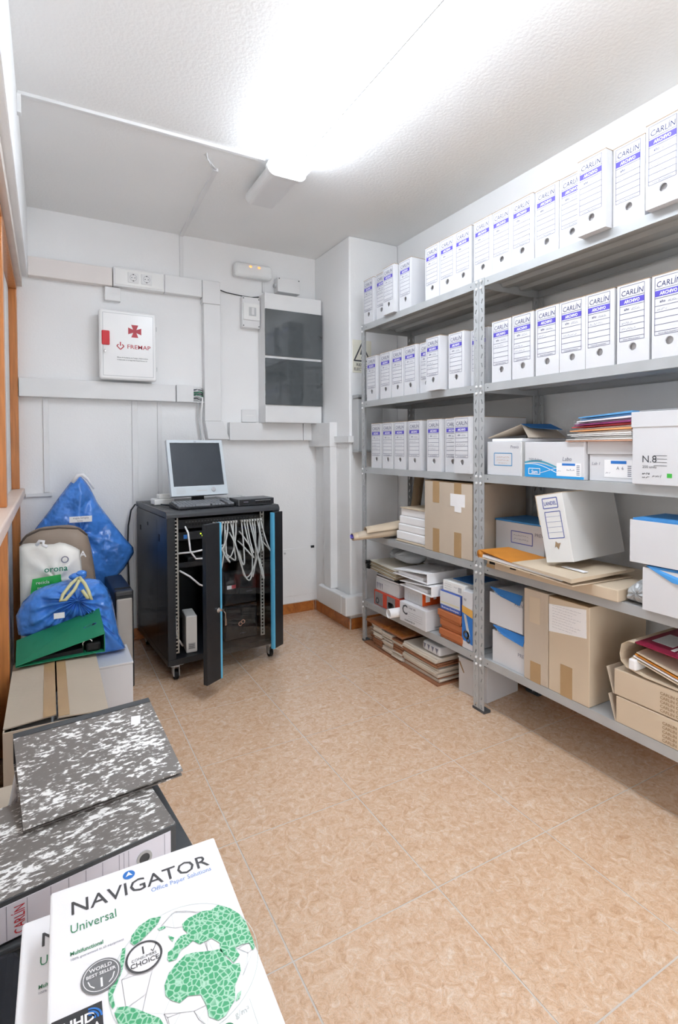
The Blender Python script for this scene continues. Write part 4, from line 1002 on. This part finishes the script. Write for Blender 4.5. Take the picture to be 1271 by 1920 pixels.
M_cab = mat('grey_cable', 'e2dfda', .5, var=.03)
for k in range(18):
    x = (.268+.0165*k) if k < 9 else (.285+.0165*k); x = min(x, .556)
    sag = rd.uniform(.10, .25); out = rd.uniform(.028, .10); dx = rd.choice((-1, -1, 1))*rd.uniform(.02, .13); zt = .835
    e = (min(max(x+dx, .24), .545), .03+rd.uniform(-.01, .02), rd.choice((.79, .775, .72, .66)))
    sk = rd.uniform(-.06, .06); p = []
    for i in range(15):
        u = i/14
        p.append((x*(1-u)+e[0]*u+sk*math.sin(PI*u)*math.sin(2.2*u), .028-out*math.sin(PI*u)**.8-.004, zt*(1-u)+e[2]*u-sag*math.sin(PI*u**.85)**1.1))
    t = cthing('patch_cable', 'pale grey patch cable, %s from left at the patch panel' % ORD[k], 'cable', 0, 0, 0); t['group'] = 'patch cables in the server cabinet'
    MB().tube(p, .0040, 7).build('lead', M_cab, t, smooth=True)
    bx('plug', M_cab, t, x-.0045, x+.0045, .010, .034, .829, .841, bevel=.002)
for i, (p, lab) in enumerate(((
    [(.105, .02, .83), (.112, -.01, .80), (.12, -.02, .70), (.15, -.02, .655), (.22, -.015, .65), (.30, .02, .66)], 'white cable dropping from the left side of the network switch'),
    ([(.07, .03, .685), (.15, .0, .69), (.25, .01, .70), (.33, .03, .705)], 'white cable running level above the equipment shelf'),
    ([(.075, .03, .59), (.12, -.01, .56), (.17, -.015, .51), (.24, .0, .475), (.30, .03, .465)], 'white cable hanging below the equipment shelf'),
    ([(.07, .10, .32), (.06, .06, .28), (.065, .05, .22), (.10, .07, .16)], 'white lead curling behind the white drive box'))):
    q = cthing('loose_cable', lab, 'cable', 0, 0, 0); MB().tube(p, .005, 8).build('lead', M_paper, q, smooth=True)
for k in range(2):
    t = cthing('desktop_computer', ('black desktop computer with an orange emblem at the bottom of the server cabinet', 'black desktop computer with a red and white sticker on top of the other')[k], 'computer', .352, .085+.01*k, CB+.0345+.206*k)
    z1 = .204
    bx('case', M_blackm, t, 0, .205, .006, .40, 0, z1, bevel=.003)
    fr_ = bx('front_cover', M_dgrey if False else mat('black_front', '222427', .5, var=.05), t, .003, .202, -.006, .008, .004, z1-.003, bevel=.006)
    if k:
        bx('sticker', M_paper, fr_, .016, .056, -.0068, -.005, .10, .121); bx('sticker', M_red_ink, fr_, .045, .070, -.0072, -.005, .101, .122)
        MB().text('esprimo', .012, FM(.135, -.0068, .07)).build('lettering', M_grey_ink, fr_)
    else:
        MB().ring((.094, .094), .009, .013, 16, FR(-.0068)).ring((.110, .104), .009, .013, 16, FR(-.0068)).build('emblem', mat('copper_emblem', 'd9a58c', .4), fr_)
        MB().text('PRIMERGY', .008, FM(.09, -.0068, .035)).build('lettering', M_grey_ink, fr_)
t = cthing('external_drive', 'white external drive box standing at the foot of the server cabinet', 'drive', .112, .045, CB+.0345, R(-8))
bx('case', M_wplate, t, 0, .060, 0, .15, 0, .205, bevel=.006)
bx('rating_label', M_grey_plastic, t, .012, .05, -.0008, .001, .02, .055)
for k in range(3): bx('label_line', M_dark_ink, t, .015, .045, -.0014, 0, .026+.009*k, .029+.009*k)
# ---- on top of the cabinet
t = cthing('computer_monitor', 'silver computer monitor with a dark screen on the server cabinet', 'monitor', .095, .235, CT+.001, R(1))
MP = Matrix.Translation((0, 0, .058)) @ Matrix.Rotation(R(-17), 4, 'X')
M_silver = mat('silver_plastic', 'c9d2d8', .35, var=.02)
mb = MB(); W_, H_ = .345, .345
for (x0, x1, z0, z1) in ((0, W_, 0, .058), (0, W_, H_-.018, H_), (0, .018, .058, H_-.018), (W_-.018, W_, .058, H_-.018)): mb.box(x0, x1, 0, .03, z0, z1, MP)
mb.build('bezel', M_silver, t)
MB().box(.018, W_-.018, .006, .028, .058, H_-.018, MP).build('screen', mat('dark_screen', '3b4149', .28, var=.06, vscale=4), t)
MB().box(.03, W_-.03, .03, .065, .05, H_-.04, MP).build('back_shell', M_silver, t, bevel=.01)
MB().text('hp', .014, MP @ FM(.165, -.0008, H_-.015), shear=.2).build('logo', M_grey_ink, t)
bn = MB(); bn.cyl(tuple(MP @ Vector((.255, -.001, .032))), tuple(MP @ Vector((.255, -.006, .032))), .013, 16).build('power_button', M_chrome, t)
MB().line([(.15, .028), (.215, .028)], .006, lambda a, b: tuple(MP @ Vector((a, -.0008, b)))).build('button_row', M_grey_plastic, t)
mb = MB()
for k in range(4): mb.line([(.03, .018+.009*k), (.085, .018+.009*k)], .003, lambda a, b: tuple(MP @ Vector((a, -.0008, b))))
mb.build('speaker_grille', M_grey_plastic, t)
bx('foot', M_blackm, t, .08, .27, .0, .14, 0, .012, bevel=.005); MB().box(.14, .21, .05, .075, .01, .14).build('neck', M_blackm, t)
t = cthing('keyboard', 'black computer keyboard in front of the monitor on the server cabinet', 'keyboard', .075, .05, CT+.001, R(1.5))
MB().hexa([(0, 0, 0), (.335, 0, 0), (.335, .155, 0), (0, .155, 0)], [(0, 0, .012), (.335, 0, .012), (.335, .155, .03), (0, .155, .03)]).build('base', M_black, t, bevel=.004)
mb = MB(); M_key = mat('key_cap', '8a8d92', .45)
for r in range(6):
    for k in range(17):
        if (r == 0 and 4 < k < 10) or k in (14,) and r < 5: continue
        y = .012+r*.0235; z = .012+.018*(y/.155)
        mb.box(.010+k*.0192, .0265+k*.0192, y, y+.018, z, z+.008)
o = mb.build('keys', M_key, t); o['kind'] = 'stuff'
MB().box(.107, .19, .012, .03, .013, .022).build('space_bar', M_key, t)
t = cthing('network_router', 'flat dark router with a row of ports at the front of the cabinet top', 'router', .420, .03, CT+.001, R(-1))
bx('case', mat('router_shell', '5a5d61', .4), t, 0, .225, 0, .15, .002, .040, bevel=.003)
bx('front_panel', M_black, t, .004, .221, -.0015, .002, .006, .036)
for k in range(6): bx('port', M_blackm, t, .105+k*.0165, .118+k*.0165, -.0025, 0, .013, .027)
for k in range(6): bx('port_rim', M_grey_plastic, t, .104+k*.0165, .119+k*.0165, -.0022, 0, .027, .029)
bx('logo', M_grey_ink, t, .03, .06, -.0022, 0, .02, .025)
t = cthing('power_supply', 'white power brick behind the monitor on the server cabinet', 'power supply', .03, .37, CT+.001)
bx('brick', M_wplate, t, 0, .12, 0, .09, 0, .035, bevel=.006); bx('plug', M_wplate, t, .03, .11, .01, .07, .0355, .062, bevel=.006)
t = cthing('cable_box', 'grey flat box behind the monitor on the right of the cabinet top', 'box', .42, .30, CT+.001)
bx('case', M_grey_plastic, t, 0, .16, 0, .12, 0, .03, bevel=.004)
for p, lab, m_ in (([(.05, .30, CT+.012), (.10, .25, CT+.006), (.16, .22, CT+.012), (.27, .215, CT+.008), (.36, .21, CT+.016), (.43, .24, CT+.008)], 'black lead under the monitor on the cabinet top', M_black), ([(.44, .26, CT+.035), (.50, .25, CT+.010), (.56, .27, CT+.006), (.58, .29, CT+.02), (.55, .31, CT+.034)], 'grey lead curled beside the router on the cabinet top', M_grey_plastic)):
    q = cthing('loose_cable', lab, 'cable', 0, 0, 0); MB().tube(p, .004, 8).build('lead', m_, q, smooth=True)
tag(MB().tube([(.487, 3.60, .90), (.462, 3.62, .86), (.446, 3.63, .76), (.44, 3.63, .60), (.45, 3.64, .3), (.47, 3.64, .02)], .005, 8).build('power_cable', M_black, None, smooth=True), 'black power cable hanging behind the left side of the server cabinet', 'cable')

# ------------------------------------------------------------------ pile on the left
t = thing('computer_tower', 'slim silver fronted computer tower with black frame beside the blue bags', 'computer', (.292, 2.945, 0), R(2))
bx('case', M_black, t, 0, .092, 0, .40, 0, .515, bevel=.008, seg=3)
bx('front_cover', mat('taupe_front', 'a8a29a', .4), t, .006, .084, -.012, .004, .006, .478, bevel=.010, seg=3)
MB().hexa([(.006, -.010, .480), (.086, -.010, .480), (.086, .06, .512), (.006, .06, .512)], [(.006, -.008, .488), (.086, -.008, .488), (.086, .06, .520), (.006, .06, .520)]).build('top_bezel', M_blackm, t)
t = thing('white_carton', 'plain white carton on the floor below the blue refuse sack', 'box', (.192, 2.665, 0))
bx('carton', M_carton, t, 0, .148, 0, .25, 0, .236, bevel=.003); bx('lid', M_carton, t, -.002, .150, -.002, .252, .236, .246, bevel=.002)
t = thing('open_cardboard_box', 'open topped cardboard box with bent flaps under the green binder', 'box', (-.140, 1.985, 0))
mb = MB(); W_, D_, H_, q = .312, .60, .35, .004
mb.box(0, W_, 0, D_, 0, q).box(0, W_, 0, q, q, H_).box(0, W_, D_-q, D_, q, H_).box(0, q, q, D_-q, q, H_).box(W_-q, W_, q, D_-q, q, H_).build('carton', M_kraft, t)
M_flap = mat('pale_cardboard', 'bcae9c', .75, var=.04, vscale=4, bump=.08, bscale=150, stretch=(.2, 1, 1))
MB().hexa([(0, .02, H_), (.152, .022, H_+.012), (.152, D_, H_+.010), (0, D_, H_)], [(0, .02, H_+.004), (.152, .022, H_+.016), (.152, D_, H_+.014), (0, D_, H_+.004)]).build('left_flap', M_flap, t)
MB().hexa([(.158, .004, H_+.008), (W_, .0, H_), (W_, D_, H_), (.158, D_, H_+.008)], [(.158, .004, H_+.012), (W_, .0, H_+.004), (W_, D_, H_+.004), (.158, D_, H_+.012)]).build('right_flap', M_flap, t)
MB().hexa([(.113, .02, H_+.0133), (.152, .02, H_+.0163), (.152, D_, H_+.0143), (.113, D_, H_+.0117)], [(.113, .02, H_+.0141), (.152, .02, H_+.0171), (.152, D_, H_+.0151), (.113, D_, H_+.0125)]).build('tape', M_tape, t)
MB().hexa([(.158, .01, H_+.0124), (.192, .01, H_+.0107), (.192, D_, H_+.0107), (.158, D_, H_+.0124)], [(.158, .01, H_+.0132), (.192, .01, H_+.0115), (.192, D_, H_+.0115), (.158, D_, H_+.0132)]).build('tape', M_tape, t)
bx('plastic_content', M_film, t, .02, .29, .03, .3, q, .33)
# green lever arch binder
t = thing('lever_arch_binder', 'green lever arch binder lying half open on the cardboard box', 'binder', (-.128, 2.50, .3665), R(1.5))
W_, D_ = .335, .22
MB().hexa([(0, 0, .004), (W_, .0, .004), (W_, D_, .036), (0, D_, .020)], [(0, 0, .0068), (W_, 0, .0068), (W_, D_, .039), (0, D_, .023)]).build('lower_cover', M_green, t)
MB().hexa([(0, -.002, .009), (W_, -.002, .083), (W_, D_, .135), (0, D_, .044)], [(0, -.002, .012), (W_, -.002, .086), (W_, D_, .138), (0, D_, .047)]).build('upper_cover', M_green, t)
MB().hexa([(W_-.003, 0, .006), (W_, 0, .006), (W_, D_, .038), (W_-.003, D_, .038)], [(W_-.003, 0, .083), (W_, 0, .083), (W_, D_, .135), (W_-.003, D_, .135)]).build('spine', M_green, t)
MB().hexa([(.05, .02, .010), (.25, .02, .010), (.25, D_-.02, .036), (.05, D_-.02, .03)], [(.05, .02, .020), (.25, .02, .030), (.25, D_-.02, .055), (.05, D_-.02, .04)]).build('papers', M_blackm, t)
MB().tube([(.285, .03, .012), (.285, .03, .055), (.268, .03, .066), (.25, .03, .05), (.25, .03, .02)], .004, 8).build('ring', M_chrome, t, smooth=True)
MB().box(.26, .32, .012, .06, .009, .05).build('lever', M_blackm, t, bevel=.01)
for y in (.10, .20):
    zz = lambda x, y: .012+(.074*(x/W_))+(y/D_)*(.035+.017*(x/W_))
    mb = MB(); c = (.285, y)
    for k in range(20):
        a, b = 2*PI*k/20, 2*PI*(k+1)/20
        P = lambda r, a_: (c[0]+r*1.0*math.cos(a_), c[1]+r*.35*math.sin(a_), zz(c[0]+r*math.cos(a_), c[1]+r*.35*math.sin(a_))+.0012)
        mb.poly([P(.022, a), P(.027, a), P(.027, b), P(.022, b)])
    mb.build('eyelet', M_chrome, t, solid=.0015)
    MB().poly([P(.022, 2*PI*k/20) for k in range(20)]).build('eyelet_slot', M_blackm, t)
# bags
o = tag(pillow([(.154,1.107),(.185,1.075),(.215,1.028),(.256,.932),(.29,.88),(.342,.80),(.40,.715),(.452,.648),(.455,.61),(.398,.522),(.33,.45),(.26,.36),(.20,.20),(.15,.0),(.05,.0),(.0,.25),(-.04,.50),(-.10,.72),(-.072,.801),(.0,.90),(.049,.974),(.11,1.06)], 3.46, .085, .07, 2, 22, 160, .016, 9., centre=(.16, .78), crease=9, camp=.5).build('blue_bag', M_bluebag, None, smooth=True), 'large blue plastic bag with a white sticker leaning on the back wall', 'bag')
bx('sticker', M_paper, o, .100, .216, 3.350, 3.352, .838, .872).rotation_euler = (0, 0, 0)
MB().text('ropa limpia', .018, FM(.118, 3.3495, .857)).text('lunes', .014, FM(.14, 3.3495, .842)).build('sticker_lettering', M_grey_ink, o)
MB().tube([(.125,3.44,1.06),(.15,3.43,1.10),(.175,3.43,1.105),(.20,3.43,1.08),(.235,3.43,1.02)], .014, 8, r1=.006).build('white_cord', M_paper, o, smooth=True)
o = tag(pillow([(-.128,.0),(-.130,.79),(-.10,.825),(-.041,.852),(.042,.856),(.10,.855),(.14,.838),(.177,.805),(.195,.73),(.21,.62),(.224,.50),(.22,.0)], 3.14, .085, .09, 6, 12, 80, .008, 7.).build('taupe_bag', mat('taupe_paper', '9a8a7c', .55, var=.06, bump=.25, bscale=14), None, smooth=True), 'taupe paper carrier bag with a white letter between the white and blue bags', 'bag')
MB().text('A', .045, FM(.135, 3.018, .70), bold=.02).build('lettering', M_paper, o)
MB().tube([(-.128,3.03,.79),(-.10,3.02,.828),(-.041,3.02,.855),(.042,3.02,.859),(.13,3.02,.848),(.172,3.03,.81)], .005, 6).build('bag_rim', mat('taupe_edge', '5d5149', .6), o, smooth=True)
o = tag(pillow([(-.128,.0),(-.128,.797),(-.09,.80),(-.052,.797),(-.02,.788),(.016,.785),(.051,.794),(.10,.770),(.134,.747),(.142,.66),(.151,.55),(.15,.0)], 2.975, .055, .04, 9, 12, 80, .010, 9.).build('white_bag', mat('white_film', 'ece9e2', .38, var=.05, bump=.5, bscale=18), None, smooth=True), 'white plastic carrier bag with green print between the taupe bag and the refuse sack', 'bag')
MB().text('orona', .042, FM(-.025, 2.907, .662), bold=.01).build('lettering', M_green, o)
gp = MB().hexa([(-.088, 2.905, .528), (.054, 2.905, .545), (.054, 2.911, .545), (-.088, 2.911, .528)], [(-.074, 2.907, .636), (.046, 2.907, .645), (.046, 2.913, .645), (-.074, 2.913, .636)]).build('green_panel', mat('green_print', '2fae4d', .4, var=.12, vscale=30), o)
MB().text('recicla', .022, FM(-.06, 2.903, .61)).text('separa', .022, FM(-.055, 2.903, .585)).build('panel_lettering', M_wplate, gp)
MB().tube([(-.055,2.925,.795),(-.042,2.915,.815),(-.025,2.915,.812),(-.028,2.915,.795),(-.01,2.910,.785)], .008, 8).build('handle_knot', M_paper, o, smooth=True)
MB().ring((.065, .715), .012, .017, 18, lambda a, b: (a, 2.913, b)).build('round_emblem', M_grey_ink, o)
o = tag(pillow([(-.132,.40),(-.14,.49),(-.114,.55),(-.07,.592),(-.03,.612),(.04,.625),(.10,.634),(.16,.628),(.215,.612),(.248,.568),(.270,.50),(.285,.41),(.300,.33),(.330,.252),(.26,.248),(.19,.249),(.175,.36),(.05,.37),(-.06,.38)], 2.835, .110, .065, 4, 20, 160, .022, 10., centre=(.11, .56), p=.5, crease=17, camp=.45).build('refuse_sack', M_bluebag, None, smooth=True), 'knotted blue refuse sack with a pale yellow drawstring', 'bag')
MB().sphere((.115, 2.780, .655), .03, 14, 9, (1.3, .9, .6)).sphere((.13, 2.770, .67), .02, 12, 8, (1.2, 1, .7)).build('knot', M_bluebag, o, smooth=True)
M_tie = mat('yellow_tie', 'd2cfa0', .45, var=.04)
MB().tube([(.115,2.740,.655),(.085,2.705,.64),(.05,2.685,.60),(.04,2.675,.575),(.06,2.665,.58),(.095,2.680,.615),(.118,2.710,.65)], .008, 8).build('drawstring', M_tie, o, smooth=True)
MB().tube([(.12,2.730,.66),(.14,2.695,.635),(.155,2.675,.60),(.165,2.665,.565),(.15,2.670,.575),(.128,2.685,.61)], .008, 8).build('drawstring', M_tie, o, smooth=True)
bx('paper_slip', M_paper, o, .012, .055, 2.665, 2.667, .50, .525)
# black unit, marbled binders, reams
t = thing('drawer_unit', 'dark grey plastic drawer unit beneath the marbled binders', 'drawer unit', (-.155, 1.075, 0), R(6.5))
bx('body', M_dgrey, t, .03, .425, .0, .37, 0, .372, bevel=.006)
for k in range(3): bx('drawer', mat('drawer_shell', '5a5d60', .4), t, .425, .432, .02, .35, .02+.118*k, .125+.118*k, bevel=.004)
bx('top_tray', M_dgrey, t, .025, .432, -.004, .375, .372, .384, bevel=.004)
t = thing('lever_arch_binder', 'marbled grey lever arch binder with CARLIN spine label facing the camera', 'binder', (-.104, 1.088, .386), R(9.2))
W_, D_ = .335, .285
bx('lower_cover', M_marble, t, 0, W_, .0, D_, 0, .003); bx('upper_cover', M_marble, t, 0, W_, .0, D_, .075, .078)
bx('spine', M_dgrey, t, 0, W_, -.002, .003, .001, .077, bevel=.001)
bx('papers', M_paper, t, .015, W_-.02, .03, D_-.01, .004, .06)
lb = bx('spine_label', mat('label_lilac', 'e6e4ee', .5), t, .004, W_-.012, -.0032, -.001, .004, .068)
mb = MB()
for x in (.028, .060, .098, .128, .158, .188, .219, .228, .237, .31): mb.line([(x, .005), (x, .067)], .0008, FR(-.0036))
mb.build('label_rules', M_grey_ink, lb)
mb = MB().text('CARL\u00cdN', .024, Matrix.Translation((.056, -.0038, .009)) @ Matrix.Rotation(PI/2, 4, 'X') @ Matrix.Rotation(PI/2, 4, 'Z'), bold=.006, width=.05).build('lettering', mat('carlin_red', 'c8323c', .5), lb)
MB().ring((.268, .037), .0105, .0155, 24, FR(-.0042)).build('finger_ring', M_steel, t, solid=.002)
MB().disc((.268, .037), .0105, 24, FR(-.0037)).build('finger_hole', M_dgrey, t)
t = thing('lever_arch_binder', 'upper marbled grey lever arch binder with a small bar code sticker', 'binder', (-.056, 1.262, .4655), R(6.2))
W_, D_ = .332, .288
MB().hexa([(0, 0, 0), (W_, 0, 0), (W_, D_, 0), (0, D_, 0)], [(0, 0, .003), (W_, 0, .003), (W_, D_, .003), (0, D_, .003)]).build('lower_cover', M_marble, t)
MB().hexa([(0, -.008, .010), (W_, -.008, .014), (W_, D_, .075), (0, D_, .075)], [(0, -.008, .013), (W_, -.008, .017), (W_, D_, .078), (0, D_, .078)]).build('upper_cover', M_marble, t)
bx('spine', M_dgrey, t, 0, W_, D_-.003, D_, .002, .076); MB().hexa([(0, D_-.018, .0752), (W_, D_-.018, .0752), (W_, D_, .0785), (0, D_, .0785)], [(0, D_-.018, .0757), (W_, D_-.018, .0757), (W_, D_+.001, .079), (0, D_+.001, .079)]).build('spine_fold', M_dgrey, t)
MB().hexa([(.01, .02, .004), (W_-.006, .02, .004), (W_-.006, .26, .004), (.01, .26, .004)], [(.01, .02, .008), (W_-.006, .02, .009), (W_-.006, .26, .055), (.01, .26, .055)]).build('papers', M_paper, t)
MB().hexa([(.262, .200, .0575), (.285, .195, .0565), (.293, .225, .0635), (.270, .230, .0645)], [(.262, .200, .0588+.001), (.285, .195, .0578+.001), (.293, .225, .0648+.001), (.270, .230, .0658+.001)]).build('bar_code_sticker', M_paper, t)
t = thing('loose_papers', 'crumpled white papers stuck out left of the marbled binders', 'papers', (-.10, 1.56, 0), 0.)
pillow([(-.03, .30), (.0, .36), (.015, .44), (.03, .50), (.05, .47), (.05, .36), (.04, .30)], .0, .02, .02, 3, 6, 36, .006, 30.).build('sheets', M_paper, t, smooth=True)
bx('green_edge', M_green, t, .05, .056, -.03, .06, .30, .47)
bx('support', M_kraft, t, -.035, .12, -.02, .20, 0, .302, bevel=.003)
# reams
M_ream = mat('ream_wrapper', 'f4f3f5', .32, var=.01)
def ream(label, loc, rz, full):
    t = thing('paper_ream', label, 'paper ream', loc, rz, 'copy paper reams')
    W_, H_, T_ = .211, .298, .05
    bx('wrapper', M_ream, t, 0, W_, -H_, 0, 0, T_, bevel=.003, seg=3)
    g = lambda a, b: (a, b, T_+.0004)
    g2 = lambda a, b: (a, b, T_+.0008); g3 = lambda a, b: (a, b, T_+.0012); g4 = lambda a, b: (a, b, T_+.0016)
    M_ng = mat('charcoal_print', '4a4a4c', .4); M_navg = mat('green_lettering', '3f8a62', .4); M_navb = mat('sky_lettering', '7f9fd8', .4); M_pale = mat('pale_print', 'c9d3cf', .5)
    MB().text('NAVIGATOR', .0300, TM(.0215, -.0495, T_+.0004), bold=.004, width=.169).build('brand_lettering', M_ng, t)
    MB().text('Universal', .0185, TM(.0215, -.0770, T_+.0004), width=.050).text('Multifunctional', .0072, TM(.0213, -.1075, T_+.0004), bold=.02, width=.034).build('green_lettering', M_navg, t)
    MB().text('100% guaranteed in all equipment', .0042, TM(.0213, -.1142, T_+.0004), width=.055).build('small_lettering', M_grey_ink, t)
    if not full: return t
    MB().text('Office Paper Solutions', .0100, TM(.1150, -.0600, T_+.0004), width=.077).build('subtitle_lettering', M_navb, t)
    MB().disc((.0925, -.0165), .0075, 28, g).build('blue_disc', M_blue_ink, t)
    MB().poly([g2(.0925, -.0115), g2(.0970, -.0195), g2(.0925, -.0180), g2(.0880, -.0195)]).build('white_arrow', M_paper, t)
    gc, gr = (.135, -.178), .079
    mb = MB().ring(gc, gr-.0006, gr, 60, g)
    rd = random.Random(5); pts = [(gc[0]+gr*.97*math.sqrt(rd.random())*math.cos(a), gc[1]+gr*.97*math.sqrt(rd.random())*math.sin(a)) for a in [rd.uniform(0, 2*PI) for _ in range(46)]]
    for i, p in enumerate(pts):
        for q in sorted(pts, key=lambda q: (q[0]-p[0])**2+(q[1]-p[1])**2)[1:4]: mb.line([p, q], .00028, g)
    mb.build('globe_network', M_pale, t)
    land = [
     [(.1093,-.2022),(.1101,-.1904),(.1163,-.1795),(.1241,-.1733),(.137,-.1663),(.147,-.1685),(.1614,-.1745),(.174,-.1779),(.1761,-.19),(.1808,-.2016),(.1881,-.204),(.1865,-.2135),(.1765,-.2253),(.1724,-.2394),(.1594,-.2505),(.152,-.2515),(.1445,-.2438),(.1448,-.2327),(.1422,-.2182),(.13,-.2131),(.121,-.2163),(.1139,-.2099)],
     [(.1177,-.1624),(.1198,-.1542),(.1268,-.1515),(.129,-.1462),(.1368,-.1403),(.1447,-.1411),(.141,-.1324),(.141,-.1254),(.1489,-.1206),(.1576,-.1197),(.1664,-.1188),(.177,-.1225),(.186,-.1190),(.1975,-.1300),(.2055,-.1433),(.2095,-.158),(.2100,-.1836),(.2085,-.1945),(.2055,-.1960),(.2047,-.186),(.1971,-.1836),(.1886,-.1841),(.1909,-.1947),(.1823,-.2009),(.1776,-.1893),(.1728,-.1805),(.1747,-.1702),(.1677,-.16),(.1622,-.1604),(.1539,-.1609),(.1477,-.1527),(.1417,-.1561),(.1334,-.1581),(.1265,-.167),(.1191,-.1661)],
     [(.0833,-.1222),(.0856,-.1134),(.0944,-.1043),(.1085,-.0993),(.1202,-.1029),(.1148,-.1115),(.1031,-.1192),(.0945,-.1248),(.0866,-.1271)],
     [(.0565,-.1724),(.0591,-.1636),(.0644,-.1551),(.0704,-.1405),(.0742,-.1254),(.0779,-.1258),(.0753,-.1401),(.0717,-.1531),(.066,-.1644),(.0605,-.1752),(.0617,-.189),(.0590,-.1902),(.0570,-.1831)],
     [(.0640,-.2120),(.0605,-.1957),(.0637,-.1913),(.0724,-.1946),(.0806,-.2015),(.0925,-.214),(.1004,-.2219),(.1034,-.2313),(.098,-.245),(.088,-.2425),(.076,-.230)],
     [(.1269,-.1434),(.1296,-.1389),(.1235,-.1327),(.125,-.1392)], [(.1724,-.242),(.1763,-.2348),(.1811,-.2338),(.177,-.2405)], [(.1133,-.1178),(.1219,-.1178),(.1227,-.121),(.116,-.1216)]]
    m_l = bpy.data.materials.get('globe_green')
    if m_l is None:
        m_l = mat('globe_green', '4fae78', .4); nt = m_l.node_tree; b = nt.nodes['Principled BSDF']
        vo = nt.nodes.new('ShaderNodeTexVoronoi'); vo.inputs['Scale'].default_value = 170.; vo.feature = 'DISTANCE_TO_EDGE'
        rp = nt.nodes.new('ShaderNodeValToRGB'); rp.color_ramp.elements[0].color = lin('b9e2ca')+(1,); rp.color_ramp.elements[1].color = lin('48aa76')+(1,); rp.color_ramp.elements[0].position = .0; rp.color_ramp.elements[1].position = .16
        tc = nt.nodes.new('ShaderNodeTexCoord'); nt.links.new(tc.outputs['Object'], vo.inputs['Vector']); nt.links.new(vo.outputs['Distance'], rp.inputs[0]); nt.links.new(rp.outputs[0], b.inputs['Base Color'])
    for k, p in enumerate(land): MB().poly([g2(*q) for q in p]).build('globe_land', m_l, t)
    bg = MB().disc((.0510, -.1480), .0200, 40, g3).build('round_badge', mat('badge_grey', '77787a', .4), t)
    MB().ring((.0510, -.1480), .0172, .0180, 40, g4).text('WORLD', .0062, TM(.051, -.1405, T_+.0016), bold=.02, align='CENTER').text('BEST SELLER', .0054, TM(.051, -.1470, T_+.0016), bold=.02, align='CENTER').text('1', .0150, TM(.051, -.1615, T_+.0016), bold=.02, align='CENTER').line([(.038, -.150), (.040, -.156), (.044, -.160)], .0012, g4).line([(.064, -.150), (.062, -.156), (.058, -.160)], .0012, g4).build('badge_lettering', M_paper, bg)
    bg = MB().disc((.0950, -.1475), .0195, 40, g3).build('round_badge', M_paper, t)
    MB().ring((.0950, -.1475), .0172, .0196, 40, g4).text('1', .0140, TM(.095, -.1440, T_+.0016), bold=.01, align='CENTER').text('CONSUMERS', .0046, TM(.095, -.1495, T_+.0016), align='CENTER').text('CHOICE', .0082, TM(.095, -.1570, T_+.0016), bold=.01, align='CENTER').line([(.103, -.142), (.105, -.145), (.110, -.136)], .0008, g4).build('badge_lettering', M_ng, bg)
    pl = MB().poly([g3(.004, -.1770), g3(.0500, -.1770), g3(.0500, -.215), g3(.004, -.215)]).build('black_plate', mat('plate_black', '3a3b3e', .4), t)
    MB().text('UHD', .0135, TM(.0135, -.1935, T_+.0016), bold=.03).text('FORMULA', .0095, TM(.0090, -.2035, T_+.0016), bold=.03, width=.038).build('plate_lettering', M_paper, pl)
    mb = MB()
    for r in (.006, .009, .012): mb.line([(.037+r*math.cos(a), -.1925+r*math.sin(a)) for a in [PI/2*k/8 for k in range(9)]], .0018, g4)
    mb.build('plate_arcs', M_blue_ink, pl)
    MB().text('g/m\u00b2', .0085, TM(.168, -.257, T_+.0004)).line([(.186, -.245), (.186, -.285)], .0004, g).build('grammage_lettering', M_pale, t)
    MB().ring((.1585, -.264), .0045, .0065, 20, g).build('green_seal', M_navg, t)
    return t
ream('copy paper ream with a green globe, topmost of the stack in the foreground', (-.0051, .7666, .640), R(-1.3), True)
ream('copy paper ream lying second in the stack, poking out to the left', (-.038, .798, .5895), R(-1.0), False)
t = thing('paper_carton', 'white copy paper carton under the reams in the foreground', 'box', (-.036, .49, 0))
bx('carton', M_carton, t, 0, .218, 0, .30, 0, .576, bevel=.004); bx('lid', M_carton, t, -.003, .221, -.003, .303, .50, .5885, bevel=.003)
t = thing('black_case', 'black padded case against the partition left of the reams', 'case', (-.146, .50, 0))
bx('shell', mat('black_fabric', '1a1c22', .8, var=.1, vscale=60), t, 0, .095, 0, .54, 0, .42, bevel=.02, seg=3)
bx('zip', M_dgrey, t, .045, .050, -.002, .542, .03, .423, bevel=.002)
